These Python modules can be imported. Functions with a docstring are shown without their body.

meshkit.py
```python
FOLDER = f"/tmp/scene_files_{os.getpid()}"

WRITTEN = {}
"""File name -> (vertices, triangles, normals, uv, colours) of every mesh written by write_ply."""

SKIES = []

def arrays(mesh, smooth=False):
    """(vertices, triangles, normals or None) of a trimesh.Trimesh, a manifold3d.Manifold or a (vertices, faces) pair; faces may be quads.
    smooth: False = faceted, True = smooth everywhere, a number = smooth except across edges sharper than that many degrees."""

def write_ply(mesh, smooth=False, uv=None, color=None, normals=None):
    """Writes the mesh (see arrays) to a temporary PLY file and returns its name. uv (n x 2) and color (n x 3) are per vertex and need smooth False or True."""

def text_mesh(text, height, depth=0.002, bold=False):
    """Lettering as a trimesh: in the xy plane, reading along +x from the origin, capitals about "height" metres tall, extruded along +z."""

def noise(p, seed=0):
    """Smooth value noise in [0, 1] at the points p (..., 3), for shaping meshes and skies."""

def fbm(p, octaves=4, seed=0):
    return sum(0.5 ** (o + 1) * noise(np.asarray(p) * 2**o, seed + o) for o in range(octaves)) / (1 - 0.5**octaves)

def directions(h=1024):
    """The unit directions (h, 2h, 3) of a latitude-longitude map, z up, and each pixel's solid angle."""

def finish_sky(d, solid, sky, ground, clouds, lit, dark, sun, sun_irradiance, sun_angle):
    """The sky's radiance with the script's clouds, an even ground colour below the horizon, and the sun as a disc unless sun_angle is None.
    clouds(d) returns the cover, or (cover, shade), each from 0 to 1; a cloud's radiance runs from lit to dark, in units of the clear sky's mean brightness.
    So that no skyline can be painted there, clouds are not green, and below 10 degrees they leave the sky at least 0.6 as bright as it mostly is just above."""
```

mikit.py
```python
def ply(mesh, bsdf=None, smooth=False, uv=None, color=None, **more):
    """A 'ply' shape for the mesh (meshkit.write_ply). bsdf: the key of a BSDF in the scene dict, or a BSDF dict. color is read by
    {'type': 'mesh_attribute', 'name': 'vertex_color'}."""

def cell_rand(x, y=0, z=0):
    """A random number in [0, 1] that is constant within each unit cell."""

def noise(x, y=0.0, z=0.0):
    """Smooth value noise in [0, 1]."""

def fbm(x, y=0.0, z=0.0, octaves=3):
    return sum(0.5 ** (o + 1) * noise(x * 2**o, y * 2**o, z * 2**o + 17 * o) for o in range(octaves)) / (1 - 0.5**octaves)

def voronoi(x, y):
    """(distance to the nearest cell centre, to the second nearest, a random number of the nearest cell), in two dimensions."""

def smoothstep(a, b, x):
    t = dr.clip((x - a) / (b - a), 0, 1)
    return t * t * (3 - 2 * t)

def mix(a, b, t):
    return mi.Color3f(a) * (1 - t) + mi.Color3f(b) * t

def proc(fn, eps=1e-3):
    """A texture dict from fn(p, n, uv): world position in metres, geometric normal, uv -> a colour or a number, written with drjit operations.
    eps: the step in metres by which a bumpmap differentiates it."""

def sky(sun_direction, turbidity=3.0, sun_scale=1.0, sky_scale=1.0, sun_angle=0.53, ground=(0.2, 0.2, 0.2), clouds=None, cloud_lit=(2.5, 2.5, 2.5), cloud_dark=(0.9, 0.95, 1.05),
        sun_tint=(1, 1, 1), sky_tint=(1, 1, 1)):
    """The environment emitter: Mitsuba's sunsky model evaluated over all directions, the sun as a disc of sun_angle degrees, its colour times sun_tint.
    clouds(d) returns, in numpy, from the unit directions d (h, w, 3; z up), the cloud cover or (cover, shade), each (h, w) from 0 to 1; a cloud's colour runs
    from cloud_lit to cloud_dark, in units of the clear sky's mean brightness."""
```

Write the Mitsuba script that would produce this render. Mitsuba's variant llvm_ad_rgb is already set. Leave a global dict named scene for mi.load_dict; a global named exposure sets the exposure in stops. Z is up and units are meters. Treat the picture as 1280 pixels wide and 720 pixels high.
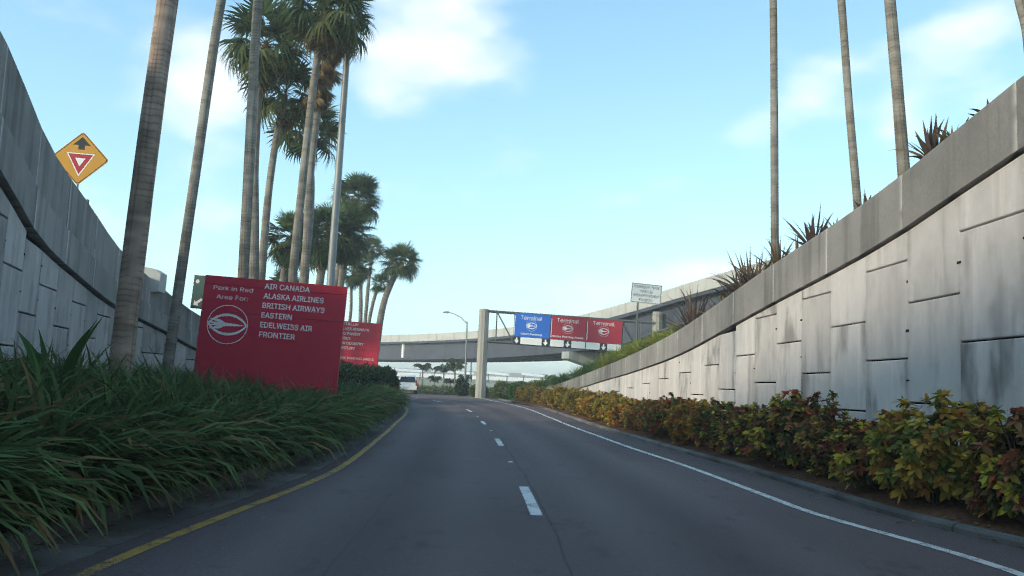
import math, numpy as np, trimesh, mitsuba as mi, mikit, meshkit, drjit as dr
from mikit import proc, noise, fbm, cell_rand, smoothstep, mix
from scipy.interpolate import PchipInterpolator, CubicSpline
from shapely.geometry import Polygon, Point, box as sbox
from shapely import affinity
T = mi.ScalarTransform4f
rng = np.random.default_rng(7)
scene, labels = {}, {}

# ------------------------------------------------------------------ camera, sky, exposure
PITCH, ROLL, EYE = math.radians(6.37), math.radians(2.5), 1.55
_f = np.array([0, math.cos(PITCH), math.sin(PITCH)]); _u0 = np.array([0, -math.sin(PITCH), math.cos(PITCH)])
_up = -math.sin(ROLL) * np.array([1.0, 0, 0]) + math.cos(ROLL) * _u0
scene['camera'] = {'type': 'perspective', 'fov': 2 * math.degrees(math.atan(640 / 1100)), 'fov_axis': 'x', 'near_clip': 0.05, 'far_clip': 6000.0,
                   'to_world': T().look_at(origin=[0, 0, EYE], target=(np.array([0, 0, EYE]) + _f).tolist(), up=_up.tolist())}


def clouds(d):
    el = np.arcsin(np.clip(d[..., 2], -1, 1)); az = np.arctan2(d[..., 0], d[..., 1])
    q = np.stack([d[..., 0], d[..., 1], d[..., 2] * 1.8], -1)
    n = 0.5 + 1.05 * (meshkit.fbm(q * 5.0 + 3.1, 6, 5) * 0.5 + meshkit.fbm(q * 13.0, 6, 9) * 0.5 - 0.5)
    bias = np.zeros_like(el)
    # (azimuth, elevation, half width, half height, weight) of the day's cloud banks, all round the sky
    for a, e, wa, we, k in [(-0.087, 0.364, 0.1, 0.085, 0.27), (-0.162, 0.375, 0.07, 0.08, 0.24), (-0.032, 0.393, 0.08, 0.05, 0.12), (-0.342, 0.249, 0.06, 0.1, 0.27), (-0.372, 0.307, 0.06, 0.05, 0.17), (0.270, 0.284, 0.04, 0.022, 0.27), (0.321, 0.315, 0.05, 0.026, 0.27), (0.359, 0.362, 0.05, 0.025, 0.16), (0.419, 0.304, 0.028, 0.03, 0.27), (0.439, 0.377, 0.05, 0.02, 0.2), (0.496, 0.366, 0.06, 0.045, 0.27), (0.145, 0.112, 0.1, 0.022, 0.3), (0.233, 0.138, 0.1, 0.018, 0.3), (-0.443, 0.173, 0.06, 0.04, 0.18), (.62, .2, .2, .1, .12), (-.1, .02, .3, .025, .2),
                            (1.3, .3, .3, .12, .25), (2.2, .4, .35, .15, .25), (3.0, .25, .3, .1, .25), (-2.4, .3, .3, .12, .25), (-1.5, .55, .3, .15, .2), (1.8, .9, .5, .2, .2)]:
        da = np.angle(np.exp(1j * (az - a)))
        bias += k * np.exp(-(da / wa) ** 2 - ((el - e) / we) ** 2)
    low = 0.07 * np.exp(-np.maximum(el, 0) / 0.09)
    cover = np.clip((n + bias + low - 0.57) / 0.40, 0, 1)
    return 0.80 * cover * cover * (3 - 2 * cover), 0.12 * np.ones_like(el)


scene['sky'] = mikit.sky((-1.0, -0.75, 0.44), turbidity=3.0, sun_scale=0.28, sun_angle=6.0, sun_tint=(0.85, 1.0, 1.30), sky_scale=1.0, clouds=clouds, cloud_lit=(1.9, 1.95, 2.0), cloud_dark=(1.1, 1.2, 1.3), sky_tint=(0.94, 1.08, 1.03))
exposure = 3.38

# thin humid haze: one closed box of air round the place
scene['haze_air'] = {'type': 'homogeneous', 'albedo': {'type': 'rgb', 'value': [0.95, 0.95, 0.95]}, 'sigma_t': 0.0014}
scene['haze'] = {'type': 'cube', 'to_world': T().translate([0, 1700, 15]).scale([3100, 2400, 18.5]), 'bsdf': {'type': 'null'}, 'interior': {'type': 'ref', 'id': 'haze_air'}}
scene['camera']['medium'] = {'type': 'ref', 'id': 'haze_air'}
labels['haze'] = {'label': 'thin pale humid haze', 'kind': 'stuff'}

# ------------------------------------------------------------------ materials
def rgb(*c): return {'type': 'rgb', 'value': list(c)}
def prin(c, rough=0.6, two=True, **k):
    b = {'type': 'principled', 'base_color': c if isinstance(c, dict) else rgb(*c), 'roughness': rough, **k}
    return {'type': 'twosided', 'bsdf': b} if two else b
def mat(name, b): scene[name] = b; return name

def f_asphalt(p, n, uv):
    g = noise(p.x * 90, p.y * 90) * 0.5 + noise(p.x * 230, p.y * 230) * 0.5
    big = fbm(p.x * 0.35, p.y * 0.12 + 5, octaves=4)
    # uv.x = metres right of the lane line: wheel tracks are polished lighter, the middle of a lane carries the oil
    wheel = dr.exp(-dr.square((dr.abs(dr.abs(uv.x) - 1.75) - 0.85) / 0.32))
    oil = dr.exp(-dr.square((dr.abs(uv.x) - 1.75) / 0.35))
    v = 0.074 + 0.050 * g + 0.050 * (big - 0.5) + 0.017 * wheel - 0.016 * oil
    crack = dr.select(dr.abs(uv.x - 0.12 + 0.10 * (fbm(uv.y * 0.5, 3.0, octaves=4) - 0.5)) < 0.012, 0.55, 1.0)
    patch = smoothstep(0.58, 0.62, fbm(p.x * 0.22, p.y * 0.08, 9.0, octaves=3)) * 0.012
    spot = smoothstep(0.70, 0.80, noise(p.x * 3.1, p.y * 1.6, 5.0)) * smoothstep(0.45, 0.7, fbm(p.x * 9, p.y * 6, octaves=3)) * 0.2
    chip = dr.select(noise(p.x * 60, p.y * 60, 7.0) > 0.86, 1.5, 1.0)
    seam = dr.select(dr.abs(uv.x + 1.9 - 0.3 * (fbm(uv.y * 0.25, 8.0, octaves=4) - 0.5)) < 0.008, 0.7, 1.0)
    v = (v - patch) * crack * seam * (1 - spot) * chip
    return mi.Color3f(v * 1.26, v * 0.96, v * 0.94)
def f_asphalt_b(p, n, uv): return noise(p.x * 120, p.y * 120) * 0.7 + noise(p.x * 45, p.y * 45) * 0.3
mat('m_asphalt', {'type': 'twosided', 'bsdf': {'type': 'bumpmap', 'arbitrary': proc(f_asphalt_b), 'scale': 0.006, 'bsdf': prin(proc(f_asphalt), 0.72, False, specular=0.3)}})

def f_panel(p, n, uv):
    # uv.x = 10 * panel number + metres along the wall, uv.y = height
    pid = dr.floor(uv.x / 10); lx = uv.x - pid * 10; z = uv.y
    r1, r2 = cell_rand(pid, 3), cell_rand(pid, 7)
    s = lx + pid * 1.73
    streak = fbm(s * 2.4, z * 0.45 + r1 * 9, octaves=5)
    blot = fbm(s * 1.5 + 0.8 * fbm(s * 2.0, z * 2.0, octaves=2), z * 1.0, r2 * 20, octaves=5)
    fine = noise(s * 45, z * 45, pid) * 0.5 + noise(s * 14, z * 9, pid) * 0.5
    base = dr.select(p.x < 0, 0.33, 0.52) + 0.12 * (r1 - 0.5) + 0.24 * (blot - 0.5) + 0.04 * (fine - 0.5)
    dark = smoothstep(0.47, 0.70, streak * 0.45 + blot * 0.55) * (0.30 + 0.75 * r2)
    edge = dr.exp(-dr.square((0.9 - dr.abs(lx - 0.9)) / 0.10)) * 0.16 * fbm(pid * 3.0, z * 1.3, octaves=2)
    pale = smoothstep(0.60, 0.8, fbm(s * 6.5 + 40, z * 0.4, r2 * 7, octaves=3)) * 0.06
    c = (base * (1 - dark * 0.62 - edge) + pale)
    rust = smoothstep(0.66, 0.8, fbm(s * 5.0 + 90, z * 0.2, r1 * 5, octaves=3)) * 0.5
    return mix(mi.Color3f(c * 1.06, c * 0.985, c * 0.965), mi.Color3f(c * 1.06, c * 0.92, c * 0.80), rust)
def f_panel_b(p, n, uv): return fbm(uv.x * 9, uv.y * 9, octaves=4)
mat('m_panel', {'type': 'twosided', 'bsdf': {'type': 'bumpmap', 'arbitrary': proc(f_panel_b), 'scale': 0.012, 'bsdf': prin(proc(f_panel), 0.9, False, specular=0.25)}})

def f_cap(p, n, uv):
    pid = dr.floor(uv.x / 10); lx = uv.x - pid * 10
    r1 = cell_rand(pid, 3); s = lx + pid * 3.6
    streak = fbm(s * 3.4, uv.y * 0.3 + r1 * 3, octaves=4); blot = fbm(s * 0.9, uv.y * 1.2, r1 * 5, octaves=4)
    c = 0.23 + 0.06 * (r1 - 0.5) + 0.12 * (blot - 0.5) + 0.03 * (noise(s * 30, uv.y * 30) - 0.5)
    c = c * (1 - 0.30 * smoothstep(0.42, 0.78, streak))
    joint = dr.exp(-dr.square(lx / 0.09)) * smoothstep(0.35, 0.6, fbm(pid * 1.7, uv.y * 2.0, octaves=3) + 0.18) * 0.22
    c = dr.maximum(c, 0.03) + joint
    return mi.Color3f(c * 1.05, c * 0.99, c * 0.96)
mat('m_cap', {'type': 'twosided', 'bsdf': {'type': 'bumpmap', 'arbitrary': proc(f_panel_b), 'scale': 0.02, 'bsdf': prin(proc(f_cap), 0.92, False, specular=0.2)}})
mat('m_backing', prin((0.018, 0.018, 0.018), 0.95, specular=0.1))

def f_kerb(p, n, uv):
    b = fbm(p.x * 1.7, p.y * 1.7, p.z * 3, octaves=4); g = noise(p.x * 50, p.y * 50, p.z * 50)
    c = 0.145 + 0.14 * (b - 0.5) + 0.05 * (g - 0.5)
    c = c * (1 - 0.45 * smoothstep(0.5, 0.75, fbm(p.x * 0.8 + 7, p.y * 0.5, octaves=4)))
    return mi.Color3f(c, c * 0.97, c * 0.92)
mat('m_kerb', prin(proc(f_kerb), 0.9, specular=0.2))

def f_bridge(p, n, uv):
    b = fbm(p.x * 0.35, p.y * 0.35, p.z * 0.8, octaves=4)
    st = smoothstep(0.5, 0.78, fbm(p.x * 1.6 - p.y * 1.6, p.x + p.y, p.z * 0.15, octaves=3))
    c = (0.47 + 0.16 * (b - 0.5)) * (1 - 0.30 * st)
    return mi.Color3f(c, c * 0.98, c * 0.94)
mat('m_bridge', prin(proc(f_bridge), 0.85, specular=0.2))
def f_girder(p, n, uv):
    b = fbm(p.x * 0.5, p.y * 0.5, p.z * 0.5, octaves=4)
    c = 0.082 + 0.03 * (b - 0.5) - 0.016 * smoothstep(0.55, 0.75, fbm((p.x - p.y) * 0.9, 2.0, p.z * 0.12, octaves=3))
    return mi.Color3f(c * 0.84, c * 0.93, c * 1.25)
mat('m_girder', prin(proc(f_girder), 0.6, specular=0.3))

def f_ground(p, n, uv):
    a = fbm(p.x * 0.4, p.y * 0.4, octaves=5); b = noise(p.x * 9, p.y * 9) * 0.5 + noise(p.x * 23, p.y * 23) * 0.5
    return mix(mi.Color3f(0.055, 0.075, 0.025), mi.Color3f(0.17, 0.14, 0.075), smoothstep(0.4, 0.62, a * 0.7 + b * 0.3))
mat('m_ground', prin(proc(f_ground), 0.95, specular=0.1))
def f_mulch(p, n, uv):
    a = noise(p.x * 22, p.y * 50) * 0.5 + noise(p.x * 60, p.y * 25, 3) * 0.5; b = fbm(p.x * 1.1, p.y * 1.1, octaves=3)
    c = mix(mi.Color3f(0.055, 0.032, 0.022), mi.Color3f(0.20, 0.105, 0.065), a)
    return c * (0.6 + 0.8 * b)
mat('m_mulch', {'type': 'twosided', 'bsdf': {'type': 'bumpmap', 'arbitrary': proc(lambda p, n, uv: noise(p.x * 30, p.y * 60)), 'scale': 0.04, 'bsdf': prin(proc(f_mulch), 0.95, False, specular=0.1)}})
def f_soil(p, n, uv):
    a = fbm(p.x * 6, p.y * 6, octaves=4)
    return mix(mi.Color3f(0.025, 0.024, 0.014), mi.Color3f(0.09, 0.068, 0.04), a)
mat('m_soil', prin(proc(f_soil), 0.95, specular=0.1))
def f_lot(p, n, uv):
    a = fbm(p.x * 0.15, p.y * 0.15, octaves=4)
    return mix(mi.Color3f(0.40, 0.37, 0.29), mi.Color3f(0.55, 0.51, 0.41), a)
mat('m_lot', prin(proc(f_lot), 0.9, specular=0.2))

def worn(c, w):
    def f(p, n, uv):
        a = fbm(p.x * 7, p.y * 7, octaves=4) * 0.6 + noise(p.x * 110, p.y * 110) * 0.4
        return mix(mi.Color3f(*c), mi.Color3f(0.09, 0.085, 0.08), smoothstep(0.48, 0.72, a) * w)
    return proc(f)
mat('m_white_line', prin(worn((0.60, 0.60, 0.58), 0.75), 0.6))
mat('m_yellow_line', prin(worn((0.42, 0.25, 0.05), 0.95), 0.6))

def f_bark(p, n, uv):
    # uv.x = around (0..1), uv.y = metres along the trunk
    ring = noise(uv.y * 7.5 + noise(uv.y * 1.3) * 2, uv.x * 3) ; v = fbm(uv.x * 16, uv.y * 1.2, octaves=4)
    b = fbm(uv.y * 0.45, 4.0, octaves=3)
    c = 0.20 + 0.07 * (v - 0.5) + 0.13 * (ring - 0.5) + 0.10 * (b - 0.5)
    c = dr.maximum(c, 0.04) * (1 - 0.25 * smoothstep(0.6, 0.75, fbm(uv.x * 22, uv.y * 0.5, 8.0, octaves=3)))
    k = uv.y * 8.5 + 1.6 * noise(uv.y * 1.7, 2.0) + 0.9 * fbm(dr.sin(uv.x * 6.2832) * 1.5, dr.cos(uv.x * 6.2832) * 1.5, uv.y * 0.8, octaves=3)
    scar = smoothstep(0.55, 1.0, dr.abs(k - dr.floor(k) - 0.5) * 2) * smoothstep(0.3, 0.6, fbm(uv.x * 5, uv.y * 2.5, 6.0, octaves=3))
    c = c * (1 - 0.36 * scar)
    return mix(mi.Color3f(c * 1.12, c * 0.95, c * 0.78), mi.Color3f(c * 1.04, c * 0.97, c * 0.90), b)
mat('m_bark', {'type': 'twosided', 'bsdf': {'type': 'bumpmap', 'arbitrary': proc(lambda p, n, uv: noise(uv.y * 8.0, uv.x * 4) * 0.6 + fbm(uv.x * 16, uv.y * 2.0, octaves=3) * 0.4), 'scale': 0.03, 'bsdf': prin(proc(f_bark), 0.9, False, specular=0.15)}})
mat('m_bark_brown', prin(proc(lambda p, n, uv: f_bark(p, n, uv) * mi.Color3f(1.45, 1.2, 1.1)), 0.9, specular=0.15))
VC = {'type': 'mesh_attribute', 'name': 'vertex_color'}
mat('m_leaf', {'type': 'principledthin', 'base_color': VC, 'roughness': 0.55, 'diff_trans': 0.55, 'eta': 1.4})
mat('m_leaf_dull', {'type': 'twosided', 'bsdf': {'type': 'diffuse', 'reflectance': VC}})
mat('m_red', prin(proc(lambda p, n, uv: mix(mi.Color3f(0.42, 0.013, 0.036), mi.Color3f(0.50, 0.022, 0.050), fbm(p.x * 1.4, p.y * 2, p.z * 0.7, octaves=4))), 0.45, specular=0.4))
mat('m_blue', prin((0.022, 0.15, 0.62), 0.45, specular=0.4))
mat('m_letter', prin((0.66, 0.60, 0.60), 0.5))
mat('m_white', prin((0.86, 0.86, 0.85), 0.5))
mat('m_black', prin((0.02, 0.02, 0.022), 0.5))
mat('m_amber', prin((0.62, 0.29, 0.025), 0.45))
mat('m_yieldred', prin((0.45, 0.02, 0.035), 0.45))
mat('m_green_sign', prin((0.03, 0.075, 0.06), 0.45))
mat('m_galv', prin(proc(lambda p, n, uv: mi.Color3f(0.23, 0.24, 0.25) * (0.8 + 0.4 * fbm(p.x * 3, p.y * 3, p.z * 1.5, octaves=3))), 0.5, metallic=0.35))
mat('m_steel_dark', prin((0.13, 0.135, 0.14), 0.55, metallic=0.3))
mat('m_column', prin(proc(lambda p, n, uv: mi.Color3f(0.37, 0.35, 0.315) * (0.75 + 0.5 * fbm(p.x * 3, p.y * 3, p.z * 0.5, octaves=3))), 0.85))
mat('m_car', prin((0.72, 0.73, 0.75), 0.25, clearcoat=0.8))
mat('m_car_dark', prin((0.05, 0.055, 0.065), 0.25, clearcoat=0.8))
mat('m_car_red', prin((0.28, 0.03, 0.03), 0.25, clearcoat=0.8))
mat('m_carglass', prin((0.02, 0.024, 0.03), 0.08, specular=0.7))
mat('m_tail', prin((0.35, 0.015, 0.015), 0.2, clearcoat=0.6))
mat('m_cream', prin(proc(lambda p, n, uv: mi.Color3f(0.80, 0.74, 0.58) * (0.85 + 0.3 * fbm(p.x * 0.5, p.y * 0.5, p.z, octaves=3))), 0.85))
mat('m_orange_reflector', prin((0.75, 0.72, 0.6), 0.3))

# ------------------------------------------------------------------ helpers
ORD = 'first second third fourth fifth sixth seventh eighth ninth tenth eleventh twelfth thirteenth fourteenth fifteenth sixteenth seventeenth eighteenth nineteenth twentieth'.split(); ORD += ['twenty-' + o for o in ORD[:9]] + ['thirtieth'] + ['thirty-' + o for o in ORD[:9]] + ['fortieth'] + ['forty-' + o for o in ORD[:9]] + ['fiftieth'] + ['fifty-' + o for o in ORD[:9]]
def numbered(k, parent=None):
    base = (parent + '__' + k) if parent else k
    if base not in _used: _used[base] = 0; return base
    _used[base] += 1
    return f'{base}_{_used[base]:03d}'
_used = {}
def tag(key, label=None, cat=None, group=None, kind=None):
    e = labels.setdefault(key, {})
    for a, b in (('label', label), ('category', cat), ('group', group), ('kind', kind)):
        if b: e[a] = b
    return key
def thing(name, label, cat, group=None): return tag(numbered(name), label, cat, group)
def part(name, parent, mesh, m, smooth=False, **k):
    key = numbered(name, parent); scene[key] = mikit.ply(mesh, m, smooth, **k); return key
def copyp(name, parent, shape, tw=None):
    key = numbered(name, parent); scene[key] = dict(shape) if tw is None else {**shape, 'to_world': tw}; return key
def unit(v): v = np.asarray(v, float); return v / np.linalg.norm(v)

class MB:
    """collects vertices and triangles (with colours and uv when given) of ONE piece"""
    def __init__(s): s.v, s.f, s.c, s.t, s.n = [], [], [], [], 0
    def add(s, v, f, c=None, t=None):
        v = np.asarray(v, float).reshape(-1, 3); f = np.asarray(f, int)
        if f.shape[1] == 4: f = np.vstack([f[:, [0, 1, 2]], f[:, [0, 2, 3]]])
        s.v.append(v); s.f.append(f + s.n); s.n += len(v)
        if c is not None: s.c.append(np.broadcast_to(np.asarray(c, float), (len(v), 3)))
        if t is not None: s.t.append(np.asarray(t, float))
        return s
    def mesh(s): return trimesh.Trimesh(np.vstack(s.v), np.vstack(s.f), process=False)
    def shape(s, m, smooth=False):
        k = {}
        if s.c: k['color'] = np.vstack(s.c)
        if s.t: k['uv'] = np.vstack(s.t)
        return mikit.ply(s.mesh(), m, smooth, **k)
    def put(s, name, parent, m, smooth=False):
        key = numbered(name, parent) if parent else numbered(name); scene[key] = s.shape(m, smooth); return key
    def box(s, lo, hi, frame=None, ch=0.0):
        b = bevel_box(lo, hi, ch); v = b[0]
        if frame is not None: v = np.array(frame[0]) + v @ np.array(frame[1])
        return s.add(v, b[1])
    def tube(s, pts, rad, n=10, cap=True, uv=False):
        v, f, t = tube(pts, rad, n, cap); return s.add(v, f, None, t if uv else None)
BOXF = np.array([[0, 2, 3, 1], [4, 5, 7, 6], [0, 1, 5, 4], [2, 6, 7, 3], [0, 4, 6, 2], [1, 3, 7, 5]])
def bevel_box(lo, hi, ch=0.0):
    lo, hi = np.array(lo, float), np.array(hi, float)
    if ch <= 0:
        v = np.array([[(lo, hi)[i][0], (lo, hi)[j][1], (lo, hi)[k][2]] for i in (0, 1) for j in (0, 1) for k in (0, 1)])
        return v, BOXF
    import itertools
    pts = []
    for sg in itertools.product((0, 1), repeat=3):
        c = np.where(np.array(sg) == 1, hi, lo); d = np.where(np.array(sg) == 1, -1, 1) * ch
        for a in range(3):
            q = c + d; q[a] = c[a]; pts.append(q)
    h = trimesh.convex.convex_hull(np.array(pts)); return np.array(h.vertices), np.array(h.faces)
def tube(pts, rad, n=10, cap=True):
    P = np.asarray(pts, float); R = np.broadcast_to(np.asarray(rad, float), len(P)); L = np.r_[0, np.cumsum(np.linalg.norm(np.diff(P, axis=0), axis=1))]
    tg = np.gradient(P, axis=0); tg /= np.linalg.norm(tg, axis=1, keepdims=True)
    a = np.array([1.0, 0, 0]) if abs(tg[0][0]) < 0.8 else np.array([0, 1.0, 0])
    V, t = [], []
    th = np.linspace(0, 2 * np.pi, n + 1)
    for p, r, d, l in zip(P, R, tg, L):
        x = unit(a - d * (a @ d)); y = np.cross(d, x)
        V.append(p + r * (np.cos(th)[:, None] * x + np.sin(th)[:, None] * y)); t.append(np.stack([th / (2 * np.pi), np.full(n + 1, l)], 1))
    V, t = np.vstack(V), np.vstack(t); F = []
    for k in range(len(P) - 1):
        i = np.arange(n) + k * (n + 1); F.append(np.stack([i, i + 1, i + n + 2, i + n + 1], 1))
    F = np.vstack(F); F = np.vstack([F[:, [0, 1, 2]], F[:, [0, 2, 3]]])
    if cap:
        for k, o in ((0, -1), (len(P) - 1, 1)):
            b = k * (n + 1); i = np.arange(1, n - 1); tri = np.stack([i * 0 + b, b + i, b + i + 1], 1); F = np.vstack([F, tri[:, ::o]])
    return V, F, t
def hull(pts): return trimesh.convex.convex_hull(np.array(pts, float))
def facing(mesh, o, ex=(1, 0, 0), ez=(0, 0, 1)):
    """a drawing in the xy plane (front +z) stood up at o, its x along ex and its y along ez"""
    ex, ez = unit(ex), np.asarray(ez, float); ez = unit(ez - ex * (ez @ ex)); en = np.cross(ex, ez); v = np.asarray(mesh.vertices)
    return trimesh.Trimesh(np.asarray(o) + v[:, :1] * ex + v[:, 1:2] * ez + v[:, 2:3] * en, mesh.faces, process=False)
def flat(poly, depth=0.003):
    gs = [g for g in getattr(poly, 'geoms', [poly]) if g.area > 1e-7]
    return trimesh.util.concatenate([trimesh.creation.extrude_polygon(g, depth, engine='earcut') for g in gs])
def lettering(text, x, y, width, height, depth=0.004, bold=True, centre=False):
    m = meshkit.text_mesh(text, height, depth, bold); w = m.bounds[1][0] - m.bounds[0][0]
    m.apply_translation([-m.bounds[0][0], 0, 0]); m.apply_scale([width / w, 1, 1]); m.apply_translation([x - (width / 2 if centre else 0), y - height / 2, 0]); return m
def up(m, d): m = m.copy(); m.apply_translation([0, 0, d]); return m

# ------------------------------------------------------------------ terrain height and the road's line
_T = PchipInterpolator([-400, 36, 47, 58, 70, 85, 120, 4000], [0, 0, .09, .27, .40, .46, .5, .5])
def H(y): return _T(np.clip(y, -400, 4000))
_c = np.array([(.55, -30), (.6, -15), (.58, 0), (.42, 11), (.05, 20), (-.35, 28), (-.85, 35.5), (-2.0, 48.5), (-3.6, 57), (-6.2, 65), (-9.3, 73), (-13, 81), (-18, 89), (-25, 97), (-34, 104), (-48, 111)])
_k = np.r_[0, np.cumsum(np.linalg.norm(np.diff(_c, axis=0), axis=1))]
_cs = CubicSpline(_k, _c)
S = np.arange(0, _k[-1], 0.5); PC = _cs(S); TG = _cs(S, 1); TG /= np.linalg.norm(TG, axis=1, keepdims=True); NR = np.stack([TG[:, 1], -TG[:, 0]], 1)
def s_of_y(y): return float(np.interp(y, PC[:, 1], S))
_offl = PchipInterpolator([-60, 0, 7, 16, 25, 35, 200], [3.75, 3.7, 3.65, 3.12, 3.28, 3.42, 3.5])
_offr = PchipInterpolator([-60, 0, 8.6, 12.8, 17.7, 26.6, 44, 55, 65, 73, 80, 88, 200], [4.5, 4.5, 4.4, 3.85, 3.85, 3.62, 3.75, 4.3, 5.6, 7.4, 8.0, 7.5, 3.7])
def pt(s, off, dz=0.0):
    """the point off metres right of the lane line at arc length s"""
    i = np.clip(np.asarray(s) / 0.5, 0, len(S) - 1.001); i0 = i.astype(int) if isinstance(i, np.ndarray) else int(i); w = i - i0
    p = PC[i0] * (1 - np.asarray(w)[..., None]) + PC[i0 + 1] * np.asarray(w)[..., None]; n = NR[i0]
    q = p + n * np.asarray(off)[..., None]
    return np.concatenate([q, (H(q[..., 1]) + dz)[..., None]], -1)
def ribbon(s0, s1, f0, f1, dz, m, cols=1, step=0.5):
    s = np.linspace(s0, s1, max(2, int((s1 - s0) / step) + 1)); y = np.interp(s, S, PC[:, 1])
    a, b = f0(y), f1(y); V, t = [], []
    for k in range(cols + 1):
        off = a + (b - a) * k / cols; V.append(pt(s, off, dz)); t.append(np.stack([off, s], 1))
    n = len(s); V = np.stack(V, 1).reshape(-1, 3); t = np.stack(t, 1).reshape(-1, 2); F = []
    for k in range(cols):
        i = np.arange(n - 1) * (cols + 1) + k; F.append(np.stack([i, i + 1, i + cols + 2, i + cols + 1], 1))
    b = MB(); b.add(V, np.vstack(F), None, t); return b
def cst(o): return lambda y: np.full_like(np.asarray(y, float), o)
L_ = lambda d: (lambda y: -_offl(y) - d)
R_ = lambda d: (lambda y: _offr(y) + d)
SEND = S[-1] - 1

# ground sheet, out to the horizon
gx = np.r_[-3000, -800, -300, -120, np.arange(-70, 71, 5), 120, 300, 800, 3000]; gy = np.r_[-400, -100, -40, np.arange(-20, 125, 2.5), 160, 220, 400, 900, 1800, 4000]
X, Y = np.meshgrid(gx, gy); b = MB(); nx = len(gx); i = (np.arange(len(gy) - 1)[:, None] * nx + np.arange(nx - 1)).ravel()
b.add(np.stack([X, Y, H(Y) - 0.08], -1), np.stack([i, i + 1, i + nx + 1, i + nx], 1)); b.put('ground', None, 'm_ground', True); tag('ground', 'dry grassy ground reaching to the horizon', kind='structure')
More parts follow.
